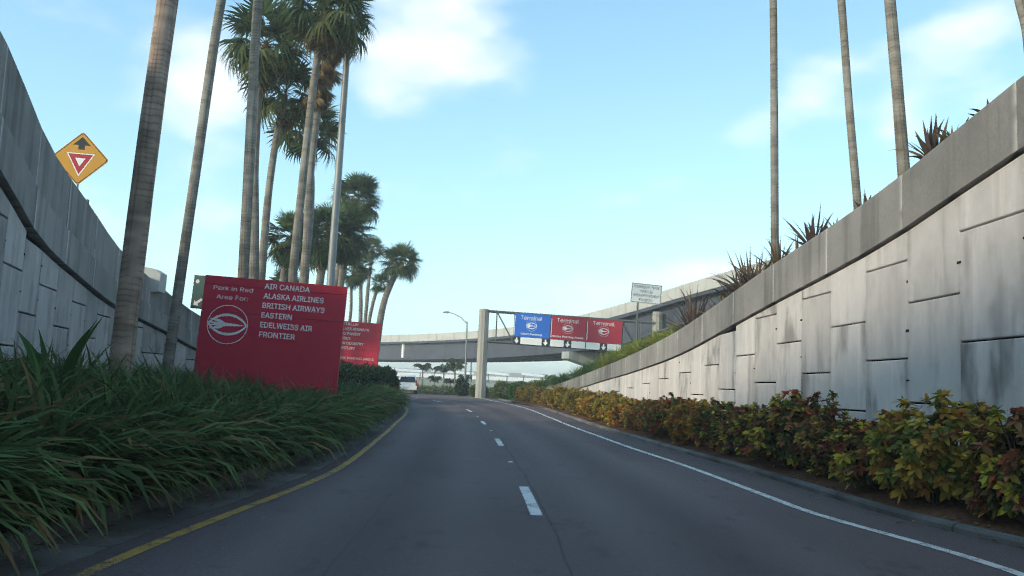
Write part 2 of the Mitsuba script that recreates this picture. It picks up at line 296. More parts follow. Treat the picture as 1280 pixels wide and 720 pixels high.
# road, lines, gutters, kerbs
ribbon(0, SEND, L_(0.28), R_(1.09), 0.0, 'm_asphalt', 8).put('road', None, 'm_asphalt', True); tag('road', 'two-lane dark asphalt ramp curving gently left', kind='structure')
ribbon(0, SEND, L_(0.06), L_(-0.07), 0.005, 0).put('edge_line', 'road', 'm_yellow_line'); labels['road__edge_line'] = {'label': 'worn yellow left edge line'}
ribbon(0, s_of_y(84), R_(-0.07), R_(0.08), 0.005, 0).put('edge_line', 'road', 'm_white_line'); labels['road__edge_line_001'] = {'label': 'white right edge line'}
for k in range(-1, 9):
    y0 = 10.95 + 12.19 * k; a = s_of_y(10.95) + 12.19 * k
    if a > 1: ribbon(a, a + 3.05, cst(-0.075), cst(0.075), 0.005, 0).put('lane_dash', 'road', 'm_white_line')
    a += 7.4
    if a > 1:
        p = pt(a, 0.0, 0.004); fr = (p, np.array([[*NR[int(a * 2)], 0], [*TG[int(a * 2)], 0], [0, 0, 1]]))
        v = np.array([[-.05, -.05, 0], [.05, -.05, 0], [.05, .05, 0], [-.05, .05, 0], [-.035, -.02, .018], [.035, -.02, .018], [.035, .02, .018], [-.035, .02, .018]])
        MB().add(fr[0] + v @ fr[1], [[0, 1, 5, 4], [1, 2, 6, 5], [2, 3, 7, 6], [3, 0, 4, 7], [4, 5, 6, 7]]).put('reflector', 'road', 'm_orange_reflector')
def sweep(s0, s1, prof, off, n=4):
    """a closed profile (offset, height) swept along the road edge"""
    s = np.linspace(s0, s1, n + 1); y = np.interp(s, S, PC[:, 1]); P = np.array(prof); m = len(P)
    V = np.stack([pt(s, off(y) + o, h) for o, h in P], 1).reshape(-1, 3); F = []
    for a in range(n):
        for k in range(m): F.append([a * m + k, a * m + (k + 1) % m, (a + 1) * m + (k + 1) % m, (a + 1) * m + k])
    b = MB(); b.add(V, F)
    tri = [[0, k, k + 1] for k in range(1, m - 1)]; b.add(V[:m], [t[::-1] for t in tri]); b.add(V[-m:], tri); return b
for nm, off, sg in (('kerb', L_(0), -1), ('kerb_right', R_(0), 1)):
    key = 'kerb' if sg < 0 else 'kerb_001'; _used[key] = 0
    g = [(0.30, -0.05), (0.30, 0.004), (0.86, 0.022), (0.86, -0.05)] if sg < 0 else [(0.64, -0.05), (0.64, 0.004), (1.10, 0.02), (1.10, -0.05)]
    hh = 0.15 if sg < 0 else 0.10
    x0 = g[2][0] + 0.003
    kb = [(x0, -0.1), (x0, hh - 0.04), (x0 + 0.035, hh), (x0 + 0.16, hh), (x0 + 0.17, -0.1)]
    s_ = 8.0
    while s_ < (s_of_y(92) if sg < 0 else s_of_y(68)):
        if sg < 0: sweep(s_, s_ + 2.975, [(sg * o, h) for o, h in g][::sg], off).put('gutter_slab', key, 'm_kerb')
        sweep(s_, s_ + 2.975, [(sg * o, h) for o, h in kb][::sg], off).put('kerb_stone', key, 'm_kerb')
        s_ += 3.0
    tag(key, 'grey concrete kerb and gutter on the left, against the tall grass' if sg < 0 else 'low concrete kerb on the right, against the mulch bed', kind='structure')

# ------------------------------------------------------------------ retaining walls
PW = 1.82
def wall_path(pts, start):
    P = np.array(pts, float); k = np.r_[0, np.cumsum(np.linalg.norm(np.diff(P, axis=0), axis=1))]; cs = CubicSpline(k, P)
    ss = np.linspace(0, k[-1], 4000); q = cs(ss); a = np.argmin(np.linalg.norm(q - np.array(start), axis=1)); L = np.r_[0, np.cumsum(np.linalg.norm(np.diff(q, axis=0), axis=1))]
    n0 = int((L[a] - PW / 2) / PW); s0 = L[a] - PW / 2 - n0 * PW; st = np.arange(s0, L[-1], PW)
    return np.stack([np.interp(st, L, q[:, 0]), np.interp(st, L, q[:, 1])], 1), n0
LWP = [(-7.2, -14), (-7.6, -6), (-8.2, 2), (-9.3, 10), (-10.77, 17.5), (-12.1, 22), (-13.6, 28), (-14.75, 35), (-14.5, 37.5), (-14.1, 40), (-13.4, 46), (-12.6, 52)]
LTOP = PchipInterpolator([-14, 0, 10, 17.5, 22, 28, 35, 37.5, 39, 46, 52], [11.0, 10.4, 9.5, 8.26, 7.28, 6.52, 5.4, 4.72, 4.3, 3.0, 2.1])
LGRO = PchipInterpolator([-14, 0, 10, 17.5, 22, 28, 35, 37.5, 39, 46, 52], [8.2, 7.7, 6.8, 5.66, 4.75, 4.16, 3.55, 3.12, 2.75, 1.7, 0.9])
RWP = [(7.5, -14), (7.45, 0), (7.36, 12.4), (7.28, 17), (7.14, 22), (6.95, 27), (6.69, 33), (6.2, 43), (5.5, 51.5), (4.2, 59), (2.5, 66.5)]
RTOP = PchipInterpolator([-14, 0, 12.4, 17, 24.1, 34.6, 43, 51, 60, 66.5], [8.6, 7.5, 6.36, 5.72, 5.08, 3.98, 3.42, 2.92, 2.05, 1.35])
def rgro(y): return RTOP(y) - np.interp(y, [12, 25, 50, 66], [1.06, 1.04, 0.8, 0.7])
def build_wall(key, path, start, top, gro, sgn, row, extra):
    """row(y): height of a horizontal joint of the column at START; columns alternate by half a panel. sgn: the side the road is on (+1 = +x)"""
    P, n0 = wall_path(path, start); tg = np.gradient(P, axis=0); tg /= np.linalg.norm(tg, axis=1, keepdims=True); N = sgn * np.stack([tg[:, 1], -tg[:, 0]], 1)
    def q(i, w, d, z):  # column corner i, w metres from it along the wall, d out of the face
        t_ = unit(P[i + 1] - P[i]); nn = sgn * np.array([t_[1], -t_[0]]); e = P[i] + t_ * w + nn * d; return [e[0], e[1], z]
    pid = 0
    for i in range(len(P) - 1):
        y = (P[i, 1] + P[i + 1, 1]) / 2; W = np.linalg.norm(P[i + 1] - P[i]); ug = .045 if sgn < 0 else .08; gt0, gt1 = gro(P[i, 1]) - ug, gro(P[i + 1, 1]) - ug
        base = H(y) - 0.3; j = row(y) + (0.0 if (i - n0) % 2 == 0 else PW / 2); z0 = j - PW * math.ceil((j - base) / PW)
        g, hg = 0.003, 0.017 if sgn < 0 else .020
        while z0 < max(gt0, gt1) - 0.05:
            a, c = max(z0, base) + hg, z0 + PW - hg
            t0, t1 = min(c, gt0), min(c, gt1)
            if min(t0, t1) > a + 0.06:
                o = rng.uniform(-.004, .004); ch = 0.012
                V = [q(i, g, -.14, a), q(i, W - g, -.14, a), q(i, W - g, -.14, t1), q(i, g, -.14, t0),
                     q(i, g, o - ch, a), q(i, W - g, o - ch, a), q(i, W - g, o - ch, t1), q(i, g, o - ch, t0),
                     q(i, g + .007, o, a + ch), q(i, W - g - .007, o, a + ch), q(i, W - g - .007, o, t1 - ch), q(i, g + .007, o, t0 - ch)]
                F = [[0, 1, 5, 4], [1, 2, 6, 5], [2, 3, 7, 6], [3, 0, 4, 7], [4, 5, 9, 8], [5, 6, 10, 9], [6, 7, 11, 10], [7, 4, 8, 11], [8, 9, 10, 11]]
                pid += 1; uu = pid * 10 + np.array([0, W] * 0 + [g, W - g, W - g, g, g, W - g, W - g, g, g + ch, W - g - ch, W - g - ch, g + ch])
                F = [f[::-1] for f in F] if sgn > 0 else F
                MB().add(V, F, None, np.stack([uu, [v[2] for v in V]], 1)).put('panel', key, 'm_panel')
            z0 += PW
        # near-black boxes stand in for the shaded notches in the upright joints, midway between the level joints
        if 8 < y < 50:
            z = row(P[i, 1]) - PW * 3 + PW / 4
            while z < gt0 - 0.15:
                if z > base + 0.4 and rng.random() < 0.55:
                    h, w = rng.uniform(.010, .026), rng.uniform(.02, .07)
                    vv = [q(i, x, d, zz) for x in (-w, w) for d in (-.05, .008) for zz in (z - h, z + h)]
                    MB().add(vv, BOXF).put('dark_notch', key, 'm_backing')
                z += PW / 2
    # dark backing behind the joints
    V = []; 
    for i in range(len(P)):
        for d in (-.13, -.4):
            for z in (H(P[i, 1]) - 0.4, gro(P[i, 1]) + 0.02): V.append([P[i, 0] + N[i, 0] * d, P[i, 1] + N[i, 1] * d, z])
    F = [];
    for i in range(len(P) - 1):
        for a, c in ((0, 1), (1, 3), (3, 2)): F.append([4 * i + a, 4 * i + c, 4 * i + 4 + c, 4 * i + 4 + a])
    e = 4 * (len(P) - 1); F += [[0, 2, 3, 1], [e, e + 1, e + 3, e + 2]]
    MB().add(V, F).put('backing', key, 'm_backing')
    # coping: precast lengths two panels long
    def run(name, i0, i1, prof):
        """prof: (distance out of the face, height fraction function)"""
        b = MB(); V, t = [], []; m = len(prof); g = 0.008
        for i in range(i0, i1 + 1):
            pp = P[i] + tg[i] * (g if i == i0 else -g if i == i1 else 0)
            for d, zf in prof: V.append([pp[0] + N[i, 0] * d, pp[1] + N[i, 1] * d, zf(P[i, 1])]); t.append([run.k * 10 + (i - i0) * PW, zf(P[i, 1]) - top(P[i, 1]) + 1])
        run.k += 1; F = []
        for i in range(i1 - i0):
            for k in range(m): F.append([i * m + k, i * m + (k + 1) % m, (i + 1) * m + (k + 1) % m, (i + 1) * m + k])
        F = [f[::-1] for f in F] if sgn < 0 else F
        b.add(V, F, None, t); V = np.array(V); t = np.array(t); tri = [[0, k, k + 1] for k in range(1, m - 1)]
        b.add(V[:m], tri, None, t[:m]); b.add(V[-m:], [x[::-1] for x in tri], None, t[-m:]); b.put(name, key, 'm_cap')
    run.k = 1
    off = n0 % 2
    for i in range(off, len(P) - 1, 2):
        i1 = min(i + 2, len(P) - 1)
        if not extra:
            run('coping', i, i1, [(0.085, gro), (0.085, lambda y: top(y) - 0.03), (0.06, top), (-0.32, top), (-0.35, lambda y: top(y) - 0.03), (-0.35, gro)])
        else:
            mid = lambda y: gro(y) + (top(y) - gro(y)) * 0.40
            run('coping', i, i1, [(0.15, gro), (0.15, lambda y: mid(y) - 0.015), (0.13, mid), (-0.4, mid), (-0.4, gro)])
            run('barrier', i, i1, [(0.10, lambda y: mid(y) + 0.006), (0.09, lambda y: top(y) - 0.04), (0.05, top), (-0.2, top), (-0.35, lambda y: mid(y) + 0.006)])
    return P, N
tag('retaining_wall', 'tall shaded panel wall behind the grass bed, topped by a high concrete barrier', 'wall')
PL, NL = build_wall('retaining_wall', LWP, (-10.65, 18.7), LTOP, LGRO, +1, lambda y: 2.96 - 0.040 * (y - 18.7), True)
tag('retaining_wall_001', 'sunlit stained panel retaining wall behind the croton shrubs, with a plain coping', 'wall')
PR, NRW = build_wall('retaining_wall_001', RWP, (7.33, 13.4), RTOP, rgro, -1, lambda y: 2.58 - 0.057 * (y - 13.4), False)

# banks behind the walls and the planted beds in front of them
def bank(name, P, N, top, drop, wide, label, sgn):
    V = []; K = 6
    for i in range(len(P)):
        for k in range(K + 1):
            d = -0.2 - wide * (k / K) ** 1.5; z = top(P[i, 1]) - drop
            z = z + (0.25 * math.sin(P[i, 0] + k) if 0 < k < K else 0) if k < K else H(P[i, 1]) - 0.2
            V.append([P[i, 0] + N[i, 0] * d, P[i, 1] + N[i, 1] * d, z])
    i = (np.arange(len(P) - 1)[:, None] * (K + 1) + np.arange(K)).ravel()
    b = MB(); b.add(V, np.stack([i, i + 1, i + K + 2, i + K + 1], 1)); b.put(name, None, 'm_ground', True); tag(name, label, kind='structure')
bank('upper_bank', PR, NRW, RTOP, 0.12, 24, 'grassy upper bank behind the right wall', 1)
bank('left_embankment', PL, NL, LTOP, 1.1, 22, 'upper roadway embankment behind the left wall', -1)
def wall_x(P, y): return np.interp(y, P[:, 1], P[:, 0])
def bed(name, yy, xa, xb, za, zb, hump, m, label, cols=8):
    V = []
    for y, a, c in zip(yy, xa, xb):
        for k in range(cols + 1):
            t = k / cols; x = a + (c - a) * t
            z = H(y) + za + (zb - za) * t + hump * math.sin(math.pi * min(1, t * 1.0)) + 0.05 * (meshkit.fbm(np.array([x * .8, y * .8, 0]), 3) - .5)
            V.append([x, y, z])
    n = cols + 1; i = (np.arange(len(yy) - 1)[:, None] * n + np.arange(cols)).ravel()
    b = MB(); b.add(V, np.stack([i, i + 1, i + n + 1, i + n], 1)); b.put(name, None, m, True); tag(name, label, kind='structure')
yb = np.arange(-14, 90, 1.0); kx = np.array([pt(s_of_y(y), -_offl(y) - 1.02)[0] for y in yb])
lx_ = np.where(yb < 52, wall_x(PL, yb) - 0.1, np.interp(yb, [52, 90], [-13, -34])); lx_ = np.minimum(lx_, kx - 0.6)
bed('left_bed', yb, kx, lx_, 0.10, 0.62, 0.12, 'm_soil', 'dark soil bed under the tall grass on the left')
ybr = np.arange(-14, 67, 1.0); kxr = np.array([pt(s_of_y(y), _offr(y) + 1.24)[0] for y in ybr]); wxr = wall_x(PR, ybr) + 0.1; wxr = np.maximum(wxr, kxr + 0.2)
bed('mulch_bed', ybr, kxr, wxr, 0.07, 0.20, 0.05, 'm_mulch', 'red-brown mulch bed along the right wall')
def lz(x, y):
    a = np.interp(y, yb, kx); c = np.interp(y, yb, lx_); t = np.clip((x - a) / (c - a), 0, 1); return H(y) + 0.10 + 0.52 * t + 0.12 * np.sin(math.pi * t)

# ------------------------------------------------------------------ the flyover
BP = np.array([(-75, 164), (-58, 156), (-40, 146.5), (-19.5, 133), (-8, 122), (0, 109.5), (6.5, 94), (10.6, 82), (14.6, 70.5), (19, 59.5), (25, 48), (33, 36), (44, 24)], float)
BZ = np.array([7.6, 7.8, 8.05, 8.35, 8.6, 8.85, 9.2, 9.75, 10.6, 11.35, 11.9, 12.3, 12.6])
kk = np.r_[0, np.cumsum(np.linalg.norm(np.diff(BP, axis=0), axis=1))]; bcs = CubicSpline(kk, BP); bzf = PchipInterpolator(kk, BZ)
sb = np.arange(0, kk[-1], 2.0); Bq = bcs(sb); Bt = bcs(sb, 1); Bt /= np.linalg.norm(Bt, axis=1, keepdims=True); Bn = np.stack([-Bt[:, 1], Bt[:, 0]], 1)  # away from the ramp
fl = thing('flyover_bridge', 'long curved flyover with pale parapet over grey girders, behind the sign gantry', 'bridge')
def bsweep(i0, i1, prof, name, m, trim=0.0):
    V = []; n = len(prof)
    for i in range(i0, i1 + 1):
        e = Bq[i] + Bt[i] * (trim if i == i0 else -trim if i == i1 else 0)
        for d, z in prof: V.append([e[0] + Bn[i, 0] * d, e[1] + Bn[i, 1] * d, bzf(sb[i]) + z])
    F = [[a * n + k, a * n + (k + 1) % n, (a + 1) * n + (k + 1) % n, (a + 1) * n + k] for a in range(i1 - i0) for k in range(n)]
    V = np.array(V); tri = [[0, k, k + 1] for k in range(1, n - 1)]
    return MB().add(V, F).add(V[:n], [t[::-1] for t in tri]).add(V[-n:], tri).put(name, fl, m)
nb = len(sb) - 1
for i in range(0, nb - 2, 3):
    bsweep(i, i + 3, [(0, -1.02), (0.0, -0.03), (0.03, 0), (0.22, 0), (0.42, -1.0)], 'parapet', 'm_bridge', 0.012)
    bsweep(i, i + 3, [(9.6, -1.0), (9.8, 0), (10.0, 0), (10.0, -1.02)], 'parapet', 'm_bridge', 0.012)
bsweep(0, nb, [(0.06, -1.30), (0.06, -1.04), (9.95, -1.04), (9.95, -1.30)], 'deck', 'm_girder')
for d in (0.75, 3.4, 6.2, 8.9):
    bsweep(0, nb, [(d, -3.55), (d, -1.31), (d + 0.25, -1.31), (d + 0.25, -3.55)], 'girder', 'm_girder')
    bsweep(0, nb, [(d - 0.2, -3.63), (d - 0.2, -3.555), (d + 0.45, -3.555), (d + 0.45, -3.63)], 'flange', 'm_girder')
i = int(np.argmin(np.abs(Bq[:, 0] + 15.5)))
o = np.array([*(Bq[i] + Bn[i] * 0.70), bzf(sb[i]) - 3.4]); MB().tube([o, o + [0, 0, 2.1]], 0.24, 8).put('drain_pipe', fl, 'm_white')
for yy, x0 in ((95, None), (146, None), (60, None)):
    i = int(np.argmin(np.abs(Bq[:, 1] - yy))); c = Bq[i] + Bn[i] * 4.9; z = bzf(sb[i]) - 3.64; fr = np.array([[*Bn[i], 0], [*Bt[i], 0], [0, 0, 1]])
    prof = [(-4.9, 0), (-4.9, -0.75), (-1.4, -1.7), (1.4, -1.7), (4.9, -0.75), (4.9, 0)]
    V = np.array([[a, t, h] for t in (-1.0, 1.0) for a, h in prof]); F = [[k, (k + 1) % 6, 6 + (k + 1) % 6, 6 + k] for k in range(6)]
    b = MB().add(np.array([*c, z]) + V @ fr, F); tri = [[0, k, k + 1] for k in range(1, 5)]
    b.add(np.array([*c, z]) + V[:6] @ fr, tri).add(np.array([*c, z]) + V[6:] @ fr, [t[::-1] for t in tri]).put('pier_cap', fl, 'm_bridge')
    MB().tube([[*c, H(c[1]) - 0.5], [*c, z - 1.65]], 1.05, 20).put('pier', fl, 'm_bridge', 40)

# ------------------------------------------------------------------ signs
def emblem():
    ring = Point(0, 0).buffer(1, 48).difference(Point(0, 0).buffer(.965, 48))
    def lens(w, h): R = (w * w + h * h) / (2 * h); return Point(0, h - R).buffer(R, 64).intersection(Point(0, R - h).buffer(R, 64))
    l = lens(.97, .56).difference(lens(.88, .43)); top_ = [(.94, 0), (.35, .06), (-.10, .085), (-.42, .25), (-.95, .27), (-.70, .17), (-.45, .085), (-.95, .10), (-.93, .045), (-.6, 0)]
    body = Polygon(top_ + [(x, -y) for x, y in top_[::-1][1:-1]]).buffer(0)
    return ring, l.union(body)
def board(parent, o, ex, w, v0, v1, m, thick=0.10, name='board_panel'):
    """a panel of a sign from depth v0 to v1 below its top left corner o"""
    ex = unit(ex); ez = unit(np.array([0, 0, 1]) - ex * ex[2]); en = np.cross(ex, ez)
    v, f = bevel_box((0, -v1, -thick), (w, -v0, 0), 0.008); return MB().add(np.asarray(o) + v @ np.array([ex, ez, en]), f).put(name, parent, m)
def draw(parent, name, mesh, o, ex, m): ex = unit(ex); return part(name, parent, facing(mesh, o, ex, [0, 0, 1]), m)

sg = thing('red_sign_board', 'large dark red sign board headed Park in Red Area For, nearest in the grass bed', 'sign')
o, ex = np.array([-9.47, 27.0, 4.56]), (math.cos(.042), 0, -math.sin(.042))
for a, c in ((0, .262), (.27, 1.10), (1.108, 3.6)): board(sg, o, ex, 4.40, a, c, 'm_red')
board(sg, o + np.array([.03, .055, 0]), ex, 4.34, .03, 3.6, 'm_steel_dark', .045, 'backing')
for k, (t, w) in enumerate([('AIR CANADA', 1.40), ('ALASKA AIRLINES', 1.86), ('BRITISH AIRWAYS', 1.92), ('EASTERN', .94), ('EDELWEISS AIR', 1.60), ('FRONTIER', 1.10)]):
    draw(sg, 'lettering', up(lettering(t, 1.86, -.19 - .298 * k, w, .16), .001), o, ex, 'm_letter')
for t, x, y, w in (('Park in Red', .30, -.36, 1.22), ('Area For:', .42, -.63, .98)): draw(sg, 'lettering', up(lettering(t, x, y, w, .13, bold=False), .001), o, ex, 'm_letter')
ring, bird = emblem()
em = flat(affinity.scale(ring.union(bird), .63, .60, origin=(0, 0)), .004); em.apply_translation([.86, -1.47, .001]); draw(sg, 'emblem', em, o, ex, 'm_letter')
for x in (.7, 3.7): p = o + np.array(unit(ex)) * x; MB().box((p[0] - .09, p[1] + .105, 0.2), (p[0] + .09, p[1] + .28, p[2] - .15), None, .01).put('post', sg, 'm_steel_dark')

sg = thing('red_sign_board', 'second red sign board, farther away and partly hidden by the first', 'sign')
o, ex = np.array([-12.62, 56.0, 5.28]), (math.cos(.03), 0, -math.sin(.03))
for a, c in ((0, .45), (.458, 1.75), (1.758, 3.6)): board(sg, o, ex, 4.40, a, c, 'm_red')
board(sg, o + np.array([.03, .055, 0]), ex, 4.34, .03, 3.6, 'm_steel_dark', .045, 'backing')
for k, (t, w) in enumerate([('JETBLUE', 1.2), ('SILVER AIRWAYS', 1.9), ('SOUTHWEST', 1.4), ('SPIRIT', .8), ('SUN COUNTRY', 1.62), ('WESTJET', 1.12)]):
    draw(sg, 'lettering', up(lettering(t, 1.77, -.17 - .305 * k, w, .165), .001), o, ex, 'm_letter')
draw(sg, 'lettering', up(lettering('AIRLINE PARKING AREAS', 1.5, -2.32, 2.62, .15, bold=False), .001), o, ex, 'm_letter')
for x in (.7, 3.7): p = o + np.array(unit(ex)) * x; MB().box((p[0] - .09, p[1] + .105, 0.2), (p[0] + .09, p[1] + .28, p[2] - .15), None, .01).put('post', sg, 'm_steel_dark')

# small green sign behind the first board
sg = thing('green_sign', 'small dark green sign with a white down-left arrow, peeking out behind the red board', 'sign')
o, ex = np.array([-13.80, 38.0, 5.76]), (1, 0, -.05)
board(sg, o, ex, 1.5, 0, 1.45, 'm_green_sign', .03)
draw(sg, 'disc', up(flat(Point(.17, -.27).buffer(.085, 12)), .001), o, ex, 'm_letter')
ar = Polygon([(-.16, 0), (0, .16), (0, .055), (.28, .055), (.28, -.055), (0, -.055), (0, -.16)]); ar = affinity.translate(affinity.rotate(ar, 40, origin=(0, 0)), .24, -1.2)
draw(sg, 'arrow', up(flat(ar), .001), o, ex, 'm_letter')
MB().tube([(-13.1, 38.08, .4), (-13.1, 38.08, 5.6)], .05, 8).put('post', sg, 'm_galv', True)

# yield-ahead warning sign on the left barrier
sg = thing('yield_ahead_sign', 'yellow diamond yield-ahead sign standing on the left barrier', 'traffic sign')
c = np.array([-13.68, 27.0, 8.05]); q = 1.22
dia = affinity.rotate(sbox(-q / 2, -q / 2, q / 2, q / 2).buffer(-.08).buffer(.08, 6), 45, origin=(0, 0))
exs = unit((1, .12, -.02))
draw(sg, 'plate', up(flat(dia, .012), -.012), c, exs, 'm_amber')
rim = affinity.scale(dia, .965, .965, origin=(0, 0)); draw(sg, 'border', up(flat(rim.difference(affinity.scale(dia, .93, .93, origin=(0, 0))), .002), .0005), c, exs, 'm_black')
draw(sg, 'arrow', up(flat(affinity.translate(Polygon([(-.27, 0), (0, .27), (.27, 0), (.095, 0), (.095, -.14), (-.095, -.14), (-.095, 0)]), .0, .42), .002), .0005), c, exs, 'm_black')
tri = lambda s: Polygon([(-.433 * s, .25 * s), (.433 * s, .25 * s), (0, -.5 * s)])
sh = lambda p: affinity.translate(p, 0, -.08)
draw(sg, 'triangle_edge', up(flat(sh(tri(.98)), .002), .0005), c, exs, 'm_white'); draw(sg, 'triangle', up(flat(sh(tri(.86)), .002), .003), c, exs, 'm_yieldred'); draw(sg, 'triangle_centre', up(flat(sh(tri(.36)), .002), .0055), c, exs, 'm_white')
MB().tube([(-13.72, 27.06, 5.9), (-13.70, 27.05, 8.7)], .035, 8).put('post', sg, 'm_galv', True)
MB().box((-13.5, 26.93, 6.35), (-13.28, 27.03, 6.75), None, .01).box((-13.74, 26.95, 6.5), (-13.4, 27.0, 6.56)).put('bracket', sg, 'm_steel_dark')
sg = thing('reversed_sign', 'grey back of a small road sign beyond the yield sign', 'traffic sign')
draw(sg, 'plate', up(flat(affinity.rotate(sbox(-.38, -.38, .38, .38), 45, origin=(0, 0)), .012), 0), (-14.35, 27.6, 7.9), (1, .5, 0), 'm_galv')
MB().tube([(-14.35, 27.66, 6.0), (-14.35, 27.66, 8.2)], .03, 8).put('post', sg, 'm_galv', True)

# white notice above the right wall
sg = thing('white_notice_sign', 'white rectangular notice sign with four lines of black capitals on a dark post', 'sign')
o, ex = np.array([6.85, 50.0, 7.76]), (1, 0, -.065)
board(sg, o, ex, 1.74, 0, 1.12, 'm_white', .03, 'plate')
draw(sg, 'border', up(flat(sbox(.02, -1.10, 1.72, -.02).difference(sbox(.05, -1.07, 1.69, -.05)), .002), .0005), o, ex, 'm_black')
for k, (t, w) in enumerate([('OVERHEIGHT TRUCK', 1.44), ('VEHICLES', .76), ('WHEN APPROACHING', 1.46), ('PROHIBITED', .78)]): draw(sg, 'lettering', up(lettering(t, .87, -.20 - .245 * k, w, .145, centre=True), .0005), o, ex, 'm_black')
MB().tube([(7.22, 50.07, 2.4), (7.22, 50.07, 7.6)], .055, 8).put('post', sg, 'm_steel_dark', True)

# ------------------------------------------------------------------ sign gantry
ga = thing('sign_gantry', 'overhead sign gantry on a thick round concrete column beside the end of the ramp', 'gantry')
def column(x, z1, r):
    th = np.linspace(0, 2 * np.pi, 33)[:-1]; rr = r * (1 + 0.035 * np.sign(np.sin(th * 8))); V = []
    for z, k in ((0.2, 1.03), (z1 - .1, 1.0), (z1, .93)): V.append(np.stack([x + rr * k * np.cos(th), 76 + rr * k * np.sin(th), np.full(32, z)], 1))
    F = [[l * 32 + a, l * 32 + (a + 1) % 32, (l + 1) * 32 + (a + 1) % 32, (l + 1) * 32 + a] for l in (0, 1) for a in range(32)]
    V = np.vstack(V); b = MB().add(V, F); b.add(V[-32:], [[0, k, k + 1] for k in range(1, 31)]); b.put('column', ga, 'm_column', False)
column(-2.31, 8.08, .43); column(12.7, 8.5, .42)
def strut(a, c, r=.06): return MB().tube([a, c], r, 8).put('strut', ga, 'm_steel_dark', True)
zt = lambda x: 7.93 - .028 * (x + 2.3)
for dy in (-.45, .45):
    for dz, nm in ((0, 'top_chord'), (-2.62, 'bottom_chord')):
        MB().tube([(-2.0, 76 + dy, zt(-2) + dz), (12.4, 76 + dy, zt(12.4) + dz)], .085, 10).put(nm, ga, 'm_steel_dark', True)
for k, x in enumerate(np.arange(-1.2, 12.4, 1.55)):
    for dy in (-.45, .45):
        strut((x, 76 + dy, zt(x)), (x, 76 + dy, zt(x) - 2.62), .05)
        if x < 10.5: strut((x, 76 + dy, zt(x)), (x + 1.55, 76 + dy, zt(x) - 2.64), .045)
    strut((x, 75.55, zt(x)), (x, 76.45, zt(x)), .04); strut((x, 75.55, zt(x) - 2.62), (x, 76.45, zt(x) - 2.62), .04)
def gsign(x, zt_, w, m, label, lines, arrows):
    g = thing('overhead_sign', label, 'sign', None); o, ex = np.array([x, 75.38, zt_]), (1, 0, -.033); hgt = 2.02
    board(g, o, ex, w, 0, hgt, m, .07, 'panel')
    draw(g, 'lettering', up(lettering('Terminal', w / 2 - .1, -.35, 1.86, .33, bold=False, centre=True), .001), o, ex, 'm_white')
    ring, bird = emblem(); e1 = flat(affinity.scale(ring, .46, .46, origin=(0, 0)).union(affinity.scale(bird, .47, .5, origin=(0, 0))), .004); e1.apply_translation([w / 2 - .05, -1.02, .001]); draw(g, 'emblem', e1, o, ex, 'm_white')
    if lines: draw(g, 'lettering', up(lettering(lines[0], w / 2 - .05, -1.74, lines[1], .15, centre=True), .001), o, ex, 'm_white')
    draw(g, 'edge_strip', up(flat(sbox(.02, -hgt + .15, .07, -.25), .003), .001), o, ex, 'm_white')
    cut = sorted(arrows); e = .02
    for a in cut + [w + .32]:
        if a - .32 > e + .2: board(g, o, ex, 0, 0, 0, 'm_white') if False else None; wb = a - .32 - e; oo = o + np.array([e, 0, -.033 * e]); board(g, oo, ex, wb, hgt + .03, hgt + .62, 'm_white', .06, 'lane_panel')
        e = a + .32
    for a in cut:
        dp = affinity.translate(sbox(-.20, -.24, .20, .24).buffer(.09, 6), a, -hgt - .33); draw(g, 'arrow_plate', up(flat(dp, .06), -.05), o, ex, 'm_black')
        arr = affinity.translate(Polygon([(-.06, .24), (.06, .24), (.075, .02), (.19, .03), (.15, -.10), (0, -.26), (-.15, -.10), (-.19, .03), (-.075, .02)]), a, -hgt - .33); draw(g, 'lane_arrow', up(flat(arr, .004), .0115), o, ex, 'm_white')
gsign(.36, 7.84, 3.10, 'm_blue', 'blue overhead sign reading Terminal, leftmost on the gantry', ('Valet Parking', 1.85), [.30, 2.78])
gsign(3.52, 7.74, 3.02, 'm_red', 'red overhead Terminal sign with small words below its emblem, centre of the gantry', ('Airline Parking Areas', 2.75), [1.52])
gsign(6.60, 7.63, 3.02, 'm_red', 'red overhead sign reading Terminal without small words, rightmost on the gantry', None, [1.52])

# guard rail on the upper bank
gr = thing('guard_rail', 'weathered steel guard rail on the upper bank beside the flyover', 'guard rail')
GP = np.array([(10.4, 82, 0), (11.3, 77, 0), (12.1, 72, 0), (13.2, 66, 0), (14.2, 60, 0)], float); GP[:, 2] = np.interp(GP[:, 1], [60, 72, 82], [7.2, 6.5, 5.9])
for dz in (0, -.38):
    for a in (0,): MB().tube(GP + [0, 0, dz], .10, 6).put('rail', gr, 'm_steel_dark', True)
for p in GP[::1]: MB().box((p[0] + .12, p[1] - .07, 1.2), (p[0] + .26, p[1] + .07, p[2] + .1)).put('post', gr, 'm_galv')

